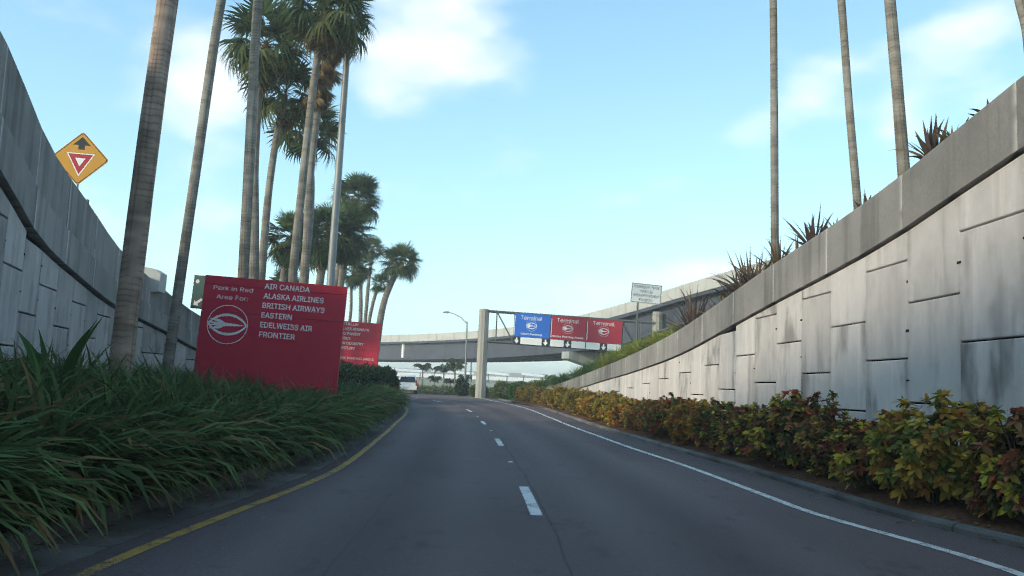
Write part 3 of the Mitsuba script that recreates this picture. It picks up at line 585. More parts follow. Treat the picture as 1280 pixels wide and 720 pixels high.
# lamp posts
def lamp(name, label, base, top, arm, r0=.10):
    g = thing(name, label, 'street lamp'); b, t = np.array(base, float), np.array(top, float)
    MB().tube([b, (b + t) / 2, t], [r0, r0 * .8, r0 * .6], 10).put('pole', g, 'm_galv', True); MB().tube([b, b + [0, 0, .35]], r0 * 1.7, 12).put('base', g, 'm_kerb', True)
    if arm is not None:
        a = np.array(arm, float); d = a - t; q = [t - [0, 0, .25], t + d * .35 + [0, 0, d[2] * .12], t + d * .75 + [0, 0, d[2] * .1], a]
        MB().tube(q, [.06, .05, .045, .04], 8).put('arm', g, 'm_galv', True)
        u = unit([d[0], d[1], 0]); h = hull([a + u * x + np.array([-u[1], u[0], 0]) * y + np.array([0, 0, z]) for x, y, z in ((-.05, -.1, 0), (-.05, .1, 0), (.2, -.2, -.1), (.2, .2, -.1), (.75, -.15, -.08), (.75, .15, -.08), (.1, -.1, .14), (.1, .1, .14), (.65, -.1, .08), (.65, .1, .08))]); part('lamp_head', g, h, 'm_galv', 40)
lamp('street_lamp', 'slender grey street lamp with a long arm reaching left, before the flyover', (-4.83, 100, .45), (-4.93, 100, 8.65), (-7.0, 100, 9.6), .13)
lamp('street_lamp', 'second grey lamp post, standing under the flyover', (-5.49, 131, .5), (-5.55, 131, 4.9), None, .13)
ms = thing('light_mast', 'tall pale grey light mast rising among the palms', 'light mast')
MB().tube([(-8.32, 40, .3), (-8.3, 40, 6), (-8.23, 40, 18), (-8.2, 40, 26)], [.20, .185, .14, .11], 14).put('pole', ms, 'm_galv', True)
MB().tube([(-8.32, 40, .2), (-8.32, 40, .75)], .38, 14).put('base', ms, 'm_kerb', 40)
part('lamp_ring', ms, trimesh.creation.torus(.7, .08, transform=trimesh.transformations.translation_matrix((-8.2, 40, 25.8))), 'm_galv', True)

# concrete block on the far barrier
cb = thing('concrete_block', 'pale concrete end block sitting on top of the left barrier', 'concrete block')
h = hull([(x, y, z) for x, y, z in ((-15.6, 35.5, 4.6), (-14.3, 35.5, 4.75), (-14.3, 36.2, 4.75), (-15.6, 36.2, 4.6), (-15.6, 35.5, 5.82), (-15.6, 36.2, 5.82), (-14.55, 35.5, 5.66), (-14.55, 36.2, 5.66), (-14.28, 35.5, 5.5), (-14.28, 36.2, 5.5), (-14.28, 35.5, 5.18), (-14.28, 36.2, 5.18), (-14.4, 35.5, 5.08), (-14.4, 36.2, 5.08))])
part('block', cb, h, 'm_bridge')

# ------------------------------------------------------------------ palms
def strips(P, W, side, cols):
    """blades: P (n, k, 3) centre lines, W (n, k) half widths, side (n, 3) or (n, k, 3), cols (n, 3) -> vertices, faces, colours"""
    n, k, _ = P.shape; side = side[:, None, :] if side.ndim == 2 else side
    V = np.stack([P - side * W[..., None], P + side * W[..., None]], 2).reshape(-1, 3)
    i = np.arange(n)[:, None] * 2 * k + np.arange(k - 1) * 2; i = i.ravel()
    F = np.vstack([np.stack([i, i + 1, i + 3], 1), np.stack([i, i + 3, i + 2], 1)])
    C = np.repeat(cols, 2 * k, axis=0) if cols.ndim == 2 else np.repeat(cols.reshape(-1, 3), 2, axis=0)
    return V, F, C
def fan_frond(seed, pet, rad, droop, green, dead=False):
    """a fan palm leaf: petiole along +x from the origin, segments spread round its end, tips hanging"""
    r = np.random.default_rng(seed); b = MB(); N = 24; ang = np.radians(np.linspace(-128, 128, N)) * (0.45 if dead else 1.0) + r.normal(0, .03, N)
    t = np.linspace(0, 1, 5); pl = np.stack([t * pet, 0 * t, -0.10 * pet * t * t], 1); pc = np.array((.13, .13, .05)) if not dead else np.array((.17, .11, .06))
    V, F, _ = tube(pl, [.028, .022, .018, .015, .012], 4, False); b.add(V, F, pc)
    o = pl[-1]; L = rad * (0.80 + 0.2 * np.cos(ang * 0.8)) * r.uniform(.9, 1.08, N); tt = np.array([0, .3, .58, .8, 1.0])
    d = np.stack([np.cos(ang), np.sin(ang), 0.10 * np.cos(ang * 3)], 1)
    P = o + d[:, None, :] * (L[:, None] * tt)[..., None]; fold = r.uniform(.6, 1.3, N)
    P[..., 2] -= droop * rad * (fold[:, None] * np.clip(tt - .25, 0, 1) ** 2 * 1.5); P[..., 0] -= .25 * droop * rad * (np.clip(tt - .5, 0, 1) ** 2) * 2
    P[:, :, 2] += .05 * rad * np.abs(np.sin(ang * .5))[:, None] * tt
    W = np.outer(L, np.array([.012, .055, .052, .028, .004])); sd = np.stack([-np.sin(ang), np.cos(ang), r.uniform(-.5, .5, N)], 1); sd /= np.linalg.norm(sd, axis=1, keepdims=True)
    base = np.array(green); C = base * r.uniform(.75, 1.25, (N, 1)) * np.array([1, 1, 1])
    C = np.repeat(C[:, None, :], 5, 1); C[:, 4] = C[:, 4] * .6 + np.array((.16, .13, .05)) * .4
    V, F, C = strips(P, W, sd, C); b.add(V, F, C); return b
GREENS = [(.07, .11, .05), (.085, .125, .055), (.062, .10, .048), (.11, .13, .055)]
FROND = {('w', k): fan_frond(10 + k, 1.0, 1.05, [.25, .5, .8, 1.1][k], GREENS[k]).shape('m_leaf') for k in range(4)}
FROND.update({('s', k): fan_frond(30 + k, .95, .95, [.2, .35, .5, .7][k], GREENS[(k + 1) % 4]).shape('m_leaf') for k in range(4)})
FROND.update({('d', k): fan_frond(50 + k, .7, .95, [.3, .6][k], [(.17, .115, .06), (.12, .085, .05)][k], True).shape('m_leaf_dull') for k in range(2)})
def frond_tw(o, az, el, roll, sc): return T().translate(list(o)).rotate([0, 0, 1], math.degrees(az)).rotate([0, 1, 0], -math.degrees(el)).rotate([1, 0, 0], math.degrees(roll)).scale(sc)
def palm(label, pts, r0, r1, crown=None, kind='w', n=34, size=1.0, dead=0, skirt=0, boots=0.0, whole=False, seed=0, group=None, emin=-38):
    r = np.random.default_rng(900 + seed); g = thing('palm_tree', label, 'palm tree', group)
    P = np.array(pts, float); k = np.linspace(0, 1, len(P)); cs = CubicSpline(k, P) if len(P) > 2 else (lambda t: P[0] + (P[1] - P[0]) * np.asarray(t)[:, None])
    t = np.linspace(0, 1, 26); c = cs(t); h = np.linalg.norm(P[-1] - P[0])
    rad = r0 + (r1 - r0) * t + .10 * r0 * np.exp(-t * 14) + r0 * .05 * (meshkit.noise(np.stack([t * 18, t * 0 + seed, t * 0], 1), 3) - .5)
    c[1:, :2] += .10 * (meshkit.noise(np.stack([t[1:] * 5, t[1:] * 0 + seed * 3.3, t[1:] * 0], 1), 8)[:, None] - .5) * np.array([1, 1])
    b = MB(); b.tube(c, rad, 14, True, True) if False else None
    V, F, tt = tube(c, rad, 14, False); b.add(V, F, None, tt); b.put('trunk', g, 'm_bark_brown' if seed == 1 else 'm_bark', True)
    if crown is None: return g
    o = c[-1]; ax = unit(c[-1] - c[-3])
    if boots:  # the old leaf bases that sheathe the top of the trunk
        bm = MB()
        for j in range(int(boots * 26)):
            a = j * 2.4; z = -boots * (j / (boots * 26)); q = o + ax * z; d = np.array([math.cos(a), math.sin(a), 0]); e = q + d * (r1 * 1.05); s_ = np.array([-d[1], d[0], 0]) * .07
            tip = e + d * .16 + ax * .26
            bm.add([e - s_, e + s_, tip + s_ * .4, tip - s_ * .4, e - s_ * .6 - ax * .12, e + s_ * .6 - ax * .12], [[0, 1, 2, 3], [4, 5, 1, 0]], np.array((.24, .12, .06)) * r.uniform(.6, 1.3))
        bm.put('leaf_bases', g, 'm_leaf_dull'); tag(labels and g + '__leaf_bases', kind='stuff')
    wm = MB()
    for j in range(n):
        u = (j + .5) / n; el = math.radians(78 - (78 - emin) * u ** .85) + r.normal(0, .09); az = j * 2.39996 + r.normal(0, .15); kk_ = min(3, int(u * 4 * r.uniform(.8, 1.15)))
        tw = frond_tw(o + ax * (.25 * (1 - u)), az, el, r.normal(0, .35), size * r.uniform(.85, 1.12)); sh_ = FROND[(kind, kk_)]
        if whole:
            v, f, nn, uv, col = meshkit.WRITTEN[sh_['filename']]; M = np.array(tw.matrix, float); wm.add(v @ M[:3, :3].T + M[:3, 3], f, col)
        else: copyp('frond', g, sh_, tw)
    if whole: wm.put('crown', g, 'm_leaf'); tag(g + '__crown', kind='stuff')
    for j in range(dead):
        az = j * 2.39996 + 1; el = math.radians(r.uniform(-88, -62)); q = o - ax * r.uniform(.1, .5)
        copyp('dead_frond', g, FROND[('d', j % 2)], frond_tw(q, az, el, r.normal(0, .5), size * r.uniform(.8, 1.1)))
    if skirt:
        sm = MB()
        for j in range(int(skirt * 40)):
            z = r.uniform(0, 1) ** .8 * skirt; az = r.uniform(0, 6.28); tw = frond_tw(o - ax * z + np.array([math.cos(az), math.sin(az), 0]) * r1, az, math.radians(r.uniform(-90, -72)), r.normal(0, .6), r.uniform(.6, .95) * .8)
            v, f, nn, uv, col = meshkit.WRITTEN[FROND[('d', j % 2)]['filename']]; M = np.array(tw.matrix, float); sm.add(v @ M[:3, :3].T + M[:3, 3], f, col * r.uniform(.7, 1.5))
        sm.put('dead_skirt', g, 'm_leaf_dull'); tag(g + '__dead_skirt', kind='stuff')
    return g
# left bed: (trunk points) fan palms with tall bare trunks
palm('thick brown palm trunk leaning out of the grass, nearest of the palms', [(-7.50, 17, .2), (-7.42, 17, 3.6), (-7.22, 17, 8.9), (-6.75, 17, 16.5)], .23, .185, True, 'w', 30, whole=True, seed=1)
palm('bare leaning palm trunk close to the left wall, second palm from the left', [(-11.62, 30, .3), (-11.30, 30, 6), (-10.76, 30, 14.7), (-10.3, 30, 21)], .185, .14, True, 'w', 34, whole=True, dead=4, seed=2)
palm('pale palm trunk behind the emblem of the nearest red board, crown above view', [(-9.52, 31, .3), (-9.54, 31, 5), (-9.77, 31, 15.3), (-9.75, 31, 20)], .215, .15, True, 'w', 34, whole=True, seed=3)
palm('fan palm with broad dark crown just behind the pale bare trunk', [(-11.75, 40, .4), (-11.80, 40, 6), (-12.2, 40, 12), (-12.07, 40, 16.9)], .25, .17, True, 'w', 29, 1.15, dead=2, boots=.9, seed=4)
palm('fan palm with open crown of long leaf stalks below the broad dark crown', [(-12.1, 42, .4), (-12.04, 42, 6.3), (-11.95, 42, 11), (-11.55, 42, 15.3)], .22, .15, True, 'w', 22, 1.05, dead=2, seed=5)
palm('leaning fan palm with ragged brown leaves at the very top of the view', [(-9.25, 36, .3), (-9.06, 36.0, 5.50), (-8.92, 36.0, 10.57), (-8.58, 36.0, 17.04)], .20, .15, True, 'w', 25, 1.05, dead=9, skirt=.6, boots=1.0, seed=6)
palm('mid-height fan palm with a small open crown in front of the skirted palm', [(-11.0, 46, .4), (-10.95, 46, 6.6), (-10.9, 46, 10), (-11.2, 46, 14.5)], .27, .20, True, 's', 24, 1.14, dead=2, boots=.8, seed=7)
palm('fan palm with long skirt of hanging dead brown fronds beside the light mast', [(-9.15, 38.4, .3), (-9.12, 38.4, 5.97), (-9.14, 38.4, 11.91), (-8.43, 38.4, 17.61)], .19, .17, True, 'w', 22, 1.0, dead=14, skirt=3.4, seed=8)
# cabbage palms farther along
palm('bushy cabbage palm with round crown on a leaning trunk, rightmost of its group', [(-11.5, 75, .5), (-11.14, 75, 6.6), (-10.6, 75, 9.2), (-9.7, 75, 11.6)], .30, .24, True, 's', 48, 1.06, boots=.9, seed=9)
palm('cabbage palm with orange leaf bases under a round crown, topmost lower palm', [(-13.0, 62, .5), (-12.6, 62, 8), (-11.8, 62, 11.5), (-11.25, 62, 14.2)], .24, .20, True, 's', 44, 1.12, boots=2.0, seed=10)
palm('wide bushy cabbage palm with orange leaf bases directly above the red board lettering', [(-12.2, 55, .5), (-12.1, 55, 7.0), (-11.75, 55, 10.4)], .26, .24, True, 's', 52, 1.28, boots=2.4, dead=6, seed=11, emin=-45)
palm('cabbage palm overlapped by its wide neighbour, behind the light mast', [(-11.5, 58, .5), (-11.4, 58, 7), (-11.1, 58, 11.2)], .22, .2, True, 's', 46, 1.15, boots=1.2, seed=12, emin=-70)
palm('small slim cabbage palm with compact crown left of the rightmost bushy one', [(-13.1, 80, .5), (-13.2, 80, 7), (-12.95, 80, 13.4)], .19, .16, True, 's', 36, .66, boots=.6, seed=13)
palm('short dark cabbage palm low between the thin trunks', [(-12.8, 70, .5), (-12.8, 70, 6.2), (-12.75, 70, 10.0)], .13, .12, True, 's', 36, .75, seed=14, emin=-70)
palm('slim leaning cabbage palm crowded behind the topmost lower crown', [(-12.3, 74, .5), (-12.65, 74, 6.5), (-12.8, 74, 11.0)], .19, .16, True, 's', 34, .72, seed=15, emin=-70)
palm('small low cabbage palm beside the leaning trunk of the rightmost one', [(-12.9, 78, .5), (-12.5, 78, 6.8), (-11.75, 78, 10.0)], .17, .15, True, 's', 30, .6, seed=16)
palm('cabbage palm crown left of the bare trunks, behind them', [(-13.2, 50, .4), (-13.2, 50, 6), (-12.75, 50, 9.3)], .22, .2, True, 's', 46, 1.0, seed=17, emin=-75)
palm('low cabbage palm peeking over the top edge of the nearest red board', [(-13.5, 53, .4), (-13.7, 53, 6.6)], .2, .2, True, 's', 36, .75, seed=18)
# upper bank on the right
palm('straight bare palm trunk above the right wall, leftmost of those there', [(10.25, 34, 3.2), (10.20, 34, 6.7), (10.02, 34, 17.5), (9.9, 34, 22)], .17, .13, True, 'w', 32, whole=True, seed=21)
palm('slightly bent bare palm trunk above the right wall, second from the left', [(13.7, 34, 3.2), (13.45, 34, 8.95), (13.12, 34, 13), (12.80, 34, 17.6), (12.3, 34, 23)], .16, .145, True, 'w', 32, whole=True, seed=22)
palm('bare palm trunk rising behind the spiky plant above the right wall', [(11.85, 26, 4.0), (11.65, 26, 9.2), (11.3, 26, 13.9), (10.9, 26, 20)], .19, .15, True, 'w', 32, whole=True, seed=23)
palm('palm trunk showing only as a sliver at the right end of the upper bank', [(15.0, 25, 4.5), (14.98, 25, 12.1), (14.72, 25, 13.6), (14.3, 25, 19)], .16, .13, True, 'w', 32, whole=True, seed=24)

# ------------------------------------------------------------------ grass bed on the left
def blades(base, n, rg, L, W, e0, bend, tint, az=None, k=6):
    az = rg.uniform(0, 2 * np.pi, n) if az is None else az
    L = rg.uniform(*L, n); e = np.radians(rg.uniform(*e0, n)); bd = np.radians(rg.uniform(*bend, n)); t = np.linspace(0, 1, k)
    ang = e[:, None] - bd[:, None] * t ** 1.4; ds = L[:, None] / (k - 1)
    hx = np.cumsum(np.c_[np.zeros(n), (np.cos(ang) * ds)[:, :-1]], 1); hz = np.cumsum(np.c_[np.zeros(n), (np.sin(ang) * ds)[:, :-1]], 1)
    d = np.stack([np.cos(az), np.sin(az)], 1); P = np.zeros((n, k, 3)); P[..., :2] = base[:, None, :2] + d[:, None, :] * hx[..., None]; P[..., 2] = base[:, None, 2] + hz
    w = rg.uniform(*W, n)[:, None] * np.array([.55, .9, 1, .85, .55, .05])[None] if k == 6 else rg.uniform(*W, n)[:, None] * np.interp(np.linspace(0, 1, k), [0, .3, .6, 1], [.6, 1, .8, .05])[None]
    roll = rg.normal(0, .35, n); sd = np.stack([-np.sin(az) * np.cos(roll), np.cos(az) * np.cos(roll), np.sin(roll)], 1)
    return strips(P, w, sd, tint)
rg = np.random.default_rng(42)
def grass_cols(n, dead=.06):
    c = np.array((.085, .128, .050)) * rg.uniform(.55, 1.5, (n, 1)) * np.array([1, 1, 1]) + rg.uniform(-.006, .012, (n, 1)) * np.array([1, 1, 0])
    dd = rg.random(n) < dead; c[dd] = np.array((.20, .14, .065)) * rg.uniform(.6, 1.3, (dd.sum(), 1)); return np.clip(c, .008, 1)
gb = MB(); nb_ = 44000
yy = 3.5 + 56 * rg.random(nb_) ** 1.35; a = np.interp(yy, yb, kx); c = np.maximum(np.interp(yy, yb, lx_), a - 9.5); u = rg.random(nb_) ** 1.25; xx = a - .18 + (c - a + .5) * u
cl = rg.integers(0, 10 ** 9, nb_); q = np.stack([xx, yy, 0 * xx], 1); den = meshkit.fbm(q * .9, 3, 4); keep = den > .30; q = q[keep]; u = u[keep]; nk = len(q)
# blades gather in tussocks
cell = np.floor(q[:, :2] / .34); hsh = np.modf(np.abs(np.sin(cell @ np.array([12.9898, 78.233])) * 43758.5453))[0]; hs2 = np.modf(hsh * 97.13)[0]
cx = (cell + np.stack([hsh, hs2], 1)) * .34; q[:, :2] = cx + (q[:, :2] - cx) * .45; q[:, 2] = lz(q[:, 0], q[:, 1]) - .03
big = (.72 + .5 * hsh) * np.interp(q[:, 1], [8, 20], [1.24, 1.02]); azb = np.arctan2(q[:, 1] - cx[:, 1], q[:, 0] - cx[:, 0]) + rg.normal(0, .6, nk) + .25 * 0
V, F, C = blades(q, nk, rg, (.9, 1.45), (.017, .034), (58, 86), (50, 130), grass_cols(nk) * (.7 + .6 * hs2[:, None]), azb)
zb = np.repeat(q[:, 2], 12); V[:, 2] = zb + (V[:, 2] - zb) * np.repeat(big, 12); gb.add(V, F, C)
# longer arching blades that hang over the kerb
n2 = 14000; y2 = 4 + 46 * rg.random(n2) ** 1.5; x2 = np.interp(y2, yb, kx) + .06 - rg.random(n2) ** 1.5 * 1.4; q2 = np.stack([x2, y2, lz(x2, y2) - .03], 1)
cell = np.floor(q2[:, 1] / .5); jit = np.modf(np.abs(np.sin(cell * 91.7) * 4375.85))[0]; q2[:, 1] = (cell + .5) * .5 + (q2[:, 1] - (cell + .5) * .5) * .5; keep = jit > .22; q2 = q2[keep]; n2 = len(q2)
V, F, C = blades(q2, n2, rg, (1.0, 1.7), (.024, .046), (45, 80), (80, 150), grass_cols(n2, .20) * 1.25, rg.normal(-.1, .75, n2)); gb.add(V, F, C)
gb.put('tall_grass', None, 'm_leaf'); tag('tall_grass', 'dense dark green tall grass arching over the left kerb', 'grass', kind='stuff')

# dry leaves and litter blown along both kerbs
lt = MB(); n_ = 900; left = rg.random(n_) < .5; yl = 5 + 45 * rg.random(n_) ** 1.4
ol = np.where(left, -_offl(yl) - .25 - .62 * rg.random(n_) ** .5, _offr(yl) + .35 + 1.0 * rg.random(n_) ** .5 + (rg.random(n_) < .5) * .5); sl = np.interp(yl, PC[:, 1], S); P0 = pt(sl, ol, .028)
P0[:, 2] += np.where((~left) & (ol - _offr(yl) > 1.2), .09, 0) 
az_ = rg.uniform(0, 6.28, n_); Ll = rg.uniform(.03, .10, n_); dv = np.stack([np.cos(az_), np.sin(az_), rg.uniform(-.1, .35, n_)], 1); tt_ = np.array([0, .5, 1.0])
Pl = P0[:, None] + dv[:, None] * (Ll[:, None] * tt_)[..., None]; V, F, C = strips(Pl, Ll[:, None] * np.array([.08, .28, .03])[None], np.stack([-np.sin(az_), np.cos(az_), rg.uniform(-.3, .3, n_)], 1), np.array([(.20, .12, .06), (.28, .20, .10), (.11, .07, .04), (.32, .17, .06)])[rg.integers(0, 4, n_)] * rg.uniform(.6, 1.2, (n_, 1)))
lt.add(V, F, C); lt.put('leaf_litter', None, 'm_leaf_dull'); tag('leaf_litter', 'dry brown leaves scattered along both kerbs', 'leaves', kind='stuff')
def leafplant(name, label, cat, o, n, L, W, e0, bend, col, az=None, seed=0, group=None, pieces=True, curl=0, var=.25):
    """a rosette of broad pointed leaves, each leaf a part"""
    r = np.random.default_rng(seed); g = thing(name, label, cat, group); o = np.array(o, float)
    for j in range(n if pieces else 1):
        m = 1 if pieces else n
        base = o + np.c_[r.normal(0, .04 + .03 * (not pieces), (m, 2)), np.zeros(m)]; a_ = (np.arange(m) * 2.39996 + r.normal(0, .3, m)) if not pieces else np.array([j * 2.39996 + r.normal(0, .3)])
        if az is not None: a_ = np.full(m, az[j % len(az)])
        tint = np.array(col)[r.integers(0, len(col), m)] * r.uniform(1 - var, 1 + var, (m, 1)); V, F, C = blades(base, m, r, L, W, e0, bend, tint, a_, 7)
        MB().add(V, F, C).put('leaf' if pieces else 'foliage', g, 'm_leaf')
    if not pieces: tag(g + '__foliage', kind='stuff')
    return g
leafplant('broadleaf_plant', 'clump of a few broad pointed green leaves standing above the grass at the left end', 'plant', (-6.05, 12, .95), 5, (1.1, 1.45), (.10, .15), (62, 82), (15, 45), [(.05, .10, .03), (.06, .12, .035)], az=[2.6, .2, .35, 3.0, -.4], seed=5)
PURP = [(.12, .08, .07), (.16, .10, .08), (.095, .075, .06), (.18, .13, .08)]
for j, (x, y, n, L, lab) in enumerate([(7.62, 36, 40, (1.0, 1.6), 'dark purple spiky plant above the right wall, farthest of the spiky ones'), (7.80, 28.2, 40, (.8, 1.3), 'broad reddish-brown spiky plant on the wall top beside the leftmost bare trunk'),
                                      (7.72, 22.0, 22, (.7, 1.1), 'brown spiky plant with upright leaves right of the leftmost bare trunk'), (7.66, 15.6, 16, (.55, .85), 'olive-brown spiky plant at the foot of the third bare trunk on the right'),
                                      (7.85, 25.1, 20, (.55, .9), 'small tan spiky plant between two larger ones on the wall top'), (7.72, 18.6, 9, (.3, .5), 'tiny spiky tip showing over the coping below the bent bare trunk'), (7.66, 13.7, 6, (.22, .34), 'tiny spiky tip high on the coping near the right end'),
                                      (7.75, 31.6, 18, (.5, .8), 'yellowish-brown low spiky plant between the two farthest spiky clumps'), (7.70, 29.4, 26, (.6, 1.1), 'tall ragged brown spiky plant crowding the left side of the broad reddish one'), (7.72, 26.9, 24, (.5, .95), 'ragged spiky plant crowding the right side of the broad reddish one'), (7.68, 34.3, 24, (.6, 1.0), 'ragged purple-brown plant just right of the farthest spiky clump'), (7.70, 23.3, 14, (.4, .8), 'low dry spiky plant left of the upright-leaved brown one'), (7.75, 20.7, 12, (.35, .65), 'small dry spiky plant right of the upright-leaved brown one'), (7.72, 14.9, 10, (.35, .6), 'small dry spiky plant right of the third bare trunk on the right')]):
    leafplant('spiky_plant', lab, 'plant', (x - .12, y, float(RTOP(y)) - .02), int(n * 1.5), (L[0] * (1.15 if y < 25 else 1.45), L[1] * (1.2 if y < 25 else 1.5)), (.03, .075), (18, 88), (-15, 62), PURP if j not in (4, 7, 11, 12, 13) else [(.20, .14, .07), (.13, .09, .05)], seed=70 + j, group='spiky plants on the right wall top')
YG = [(.28, .32, .05), (.38, .38, .07), (.18, .25, .05), (.42, .35, .09), (.20, .27, .08)]
GG = [(.10, .18, .05), (.14, .23, .06), (.08, .15, .045)]
for j, y in enumerate(np.arange(38.5, 66, 1.25)):
    x = wall_x(PR, y) + .5 + .5 * rg.random(); mixc = YG if y < 56 else GG
    leafplant('strap_leaf_plant', f"{ORD[j]} strap-leaved plant along the right wall top counting from the camera, {'yellow-green' if y < 56 else 'mid-green'}", 'plant', (x, y, float(RTOP(y)) - .02 + .1 * rg.random()), 150, (.7, 1.3 if 41 < y < 61 else 1.15), (.03, .058), (30, 88), (10, 95), mixc, seed=100 + j, group='strap-leaved plants along the right wall top', pieces=False)

# ------------------------------------------------------------------ croton shrubs
def croton(seed, pal, n=340, R=(.82, .82), h=1.5):
    r = np.random.default_rng(seed); b = MB(); st = MB(); pal = np.array(pal)
    th = r.uniform(0, 2 * np.pi, n); ph = np.arccos(r.uniform(-.8, 1, n)); rr = r.uniform(.70, 1.0, n) * (1 + .22 * np.sin(th * 3 + seed) * np.sin(ph * 2.3 + seed))
    c = np.stack([R[0] * rr * np.sin(ph) * np.cos(th), R[1] * rr * np.sin(ph) * np.sin(th), h * .5 + h * .5 * rr * np.cos(ph)], 1)
    for j in range(n):
        d = unit(c[j] - np.array([0, 0, h * .25])); kk_ = r.integers(8, 13); az = np.arange(kk_) * 2.4 + r.uniform(0, 6); el = np.radians(np.linspace(75, -25, kk_) + r.normal(0, 10, kk_))
        a1 = unit(np.cross(d, [0.3, .2, 1])); a2 = np.cross(d, a1)
        dirs = (np.cos(az)[:, None] * a1 + np.sin(az)[:, None] * a2) * np.cos(el)[:, None] + d * np.sin(el)[:, None]
        L = r.uniform(.09, .165, kk_); sd = np.cross(dirs, d); sd /= np.linalg.norm(sd, axis=1, keepdims=True) + 1e-9
        t = np.array([0, .35, .7, 1.0]); P = c[j] + dirs[:, None, :] * (L[:, None] * t)[..., None]; P[..., 2] -= .35 * L[:, None] * t * t * (1 + 0 * P[..., 2])
        W = L[:, None] * np.array([.07, .25, .23, .04])[None]
        tip = r.random(kk_) * .9; k0 = r.integers(0, len(pal)); col = pal[np.where(r.random(kk_) < .85, k0, r.integers(0, len(pal), kk_))]
        old = np.linspace(0, 1, kk_)[:, None]; col = col * (1 - .5 * old) + np.array((.05, .06, .02)) * (.5 * old); col = col * r.uniform(.65, 1.3, (kk_, 1))
        V, F, C = strips(P, W, sd, np.clip(col * 1.25, .01, .9)); b.add(V, F, C)
        if j % 9 == 0: Vt, Ft, _ = tube([[c[j][0] * .1, c[j][1] * .1, -.05], c[j] * [.5, .5, .55], c[j]], [.02, .013, .006], 5, False); st.add(Vt, Ft, (.10, .075, .05))
    return b.shape('m_leaf'), st.shape('m_leaf_dull')
GOLD = [(.48, .27, .04), (.42, .20, .04), (.52, .36, .06), (.26, .17, .04), (.36, .12, .04)]
MIXD = [(.38, .35, .045), (.50, .40, .06), (.34, .24, .05), (.11, .13, .04), (.40, .09, .045), (.32, .14, .08), (.08, .10, .033), (.15, .05, .03), (.10, .06, .03)]
DARK = [(.10, .12, .035), (.20, .075, .04), (.08, .10, .03), (.36, .09, .04), (.22, .19, .05)]
OLIV = [(.32, .28, .05), (.46, .33, .06), (.13, .15, .04), (.42, .26, .05), (.30, .12, .04)]
PROTO = {k: [croton(200 + 10 * i + j, pal) for j in range(2)] for i, (k, pal) in enumerate((('gold', GOLD), ('mixed', MIXD), ('dark', DARK), ('olive', OLIV)))}
SAY = {'gold': 'golden orange', 'mixed': 'yellow-green and red', 'dark': 'dark green and reddish', 'olive': 'olive and amber'}
y = 9.0; j = 0; rc = np.random.default_rng(77)
while y < 64:
    kind = 'mixed' if y < 15.8 else 'dark' if y < 18.6 else 'mixed' if y < 20.5 else 'olive' if y < 23 else ['gold', 'gold', 'olive', 'gold', 'mixed', 'gold', 'dark'][int(rc.integers(0, 7))] if y < 47 else 'olive'
    if rc.random() < .22: kind = {'gold': 'olive', 'olive': 'mixed', 'mixed': 'olive', 'dark': 'mixed'}[kind]
    off = float(_offr(y)) + 2.08 + rc.uniform(-.12, .12); p = pt(s_of_y(y), off); wx = float(wall_x(PR, p[1])); p[0] = min(p[0], wx - .75)
    g = thing('croton_shrub', f'{ORD[j]} croton shrub along the right wall counting from the camera, {SAY[kind]} leaves', 'shrub', 'croton shrubs along the right wall')
    fs, ss = PROTO[kind][j % 2]; sc = rc.uniform(.92, 1.14) * (1.05 if y < 22 else .92); tw = T().translate([float(p[0]), float(p[1]), float(H(p[1])) + .1]).rotate([0, 0, 1], float(rc.uniform(0, 360))).scale([sc, sc, sc * rc.uniform(.74, .94)])
    copyp('foliage', g, fs, tw); tag(g + '__foliage', kind='stuff'); copyp('stems', g, ss, tw); tag(g + '__stems', kind='stuff')
    y += rc.uniform(1.6, 1.95) if y < 24 else rc.uniform(1.2, 1.6); j += 1

# ------------------------------------------------------------------ leafy bushes and hedges
def leafball(c, R, n, leaf, pal, r, flatb=.0):
    d = r.normal(size=(n, 3)); d /= np.linalg.norm(d, axis=1, keepdims=True); rad = r.uniform(.25, 1, n) ** .45 * (0.72 + .5 * meshkit.fbm(d * 2.2 + np.array(c), 3, 3))
    p = np.array(c) + d * rad[:, None] * np.array(R); p[:, 2] = np.maximum(p[:, 2], c[2] - R[2] * (1 - flatb))
    u = r.normal(size=(n, 3)) + d * 1.2; u /= np.linalg.norm(u, axis=1, keepdims=True); s_ = np.cross(u, r.normal(size=(n, 3))); s_ /= np.linalg.norm(s_, axis=1, keepdims=True)
    L = r.uniform(.6, 1.3, n) * leaf; t = np.array([0, .5, 1.0]); P = p[:, None, :] + u[:, None, :] * (L[:, None] * t)[..., None]; W = L[:, None] * np.array([.06, .22, .03])[None]
    return strips(P, W, s_, np.array(pal)[r.integers(0, len(pal), n)] * r.uniform(.6, 1.4, (n, 1)))
def bush(name, label, cat, c, R, n, leaf, pal, seed, group=None):
    r = np.random.default_rng(seed); g = thing(name, label, cat, group); V, F, C = leafball(c, R, n, leaf, pal, r); MB().add(V, F, C).put('foliage', g, 'm_leaf'); tag(g + '__foliage', kind='stuff')
    st = MB()
    for _ in range(5): q = np.array(c) + r.normal(0, .3, 3) * np.array(R); st.tube([(c[0], c[1], c[2] - R[2] - .1), tuple((np.array(c) + q) / 2), tuple(q)], [.04, .03, .015], 5, False)
    st.put('stem', g, 'm_steel_dark') if False else None
    return g
DG = [(.028, .055, .020), (.04, .075, .025), (.022, .045, .018)]
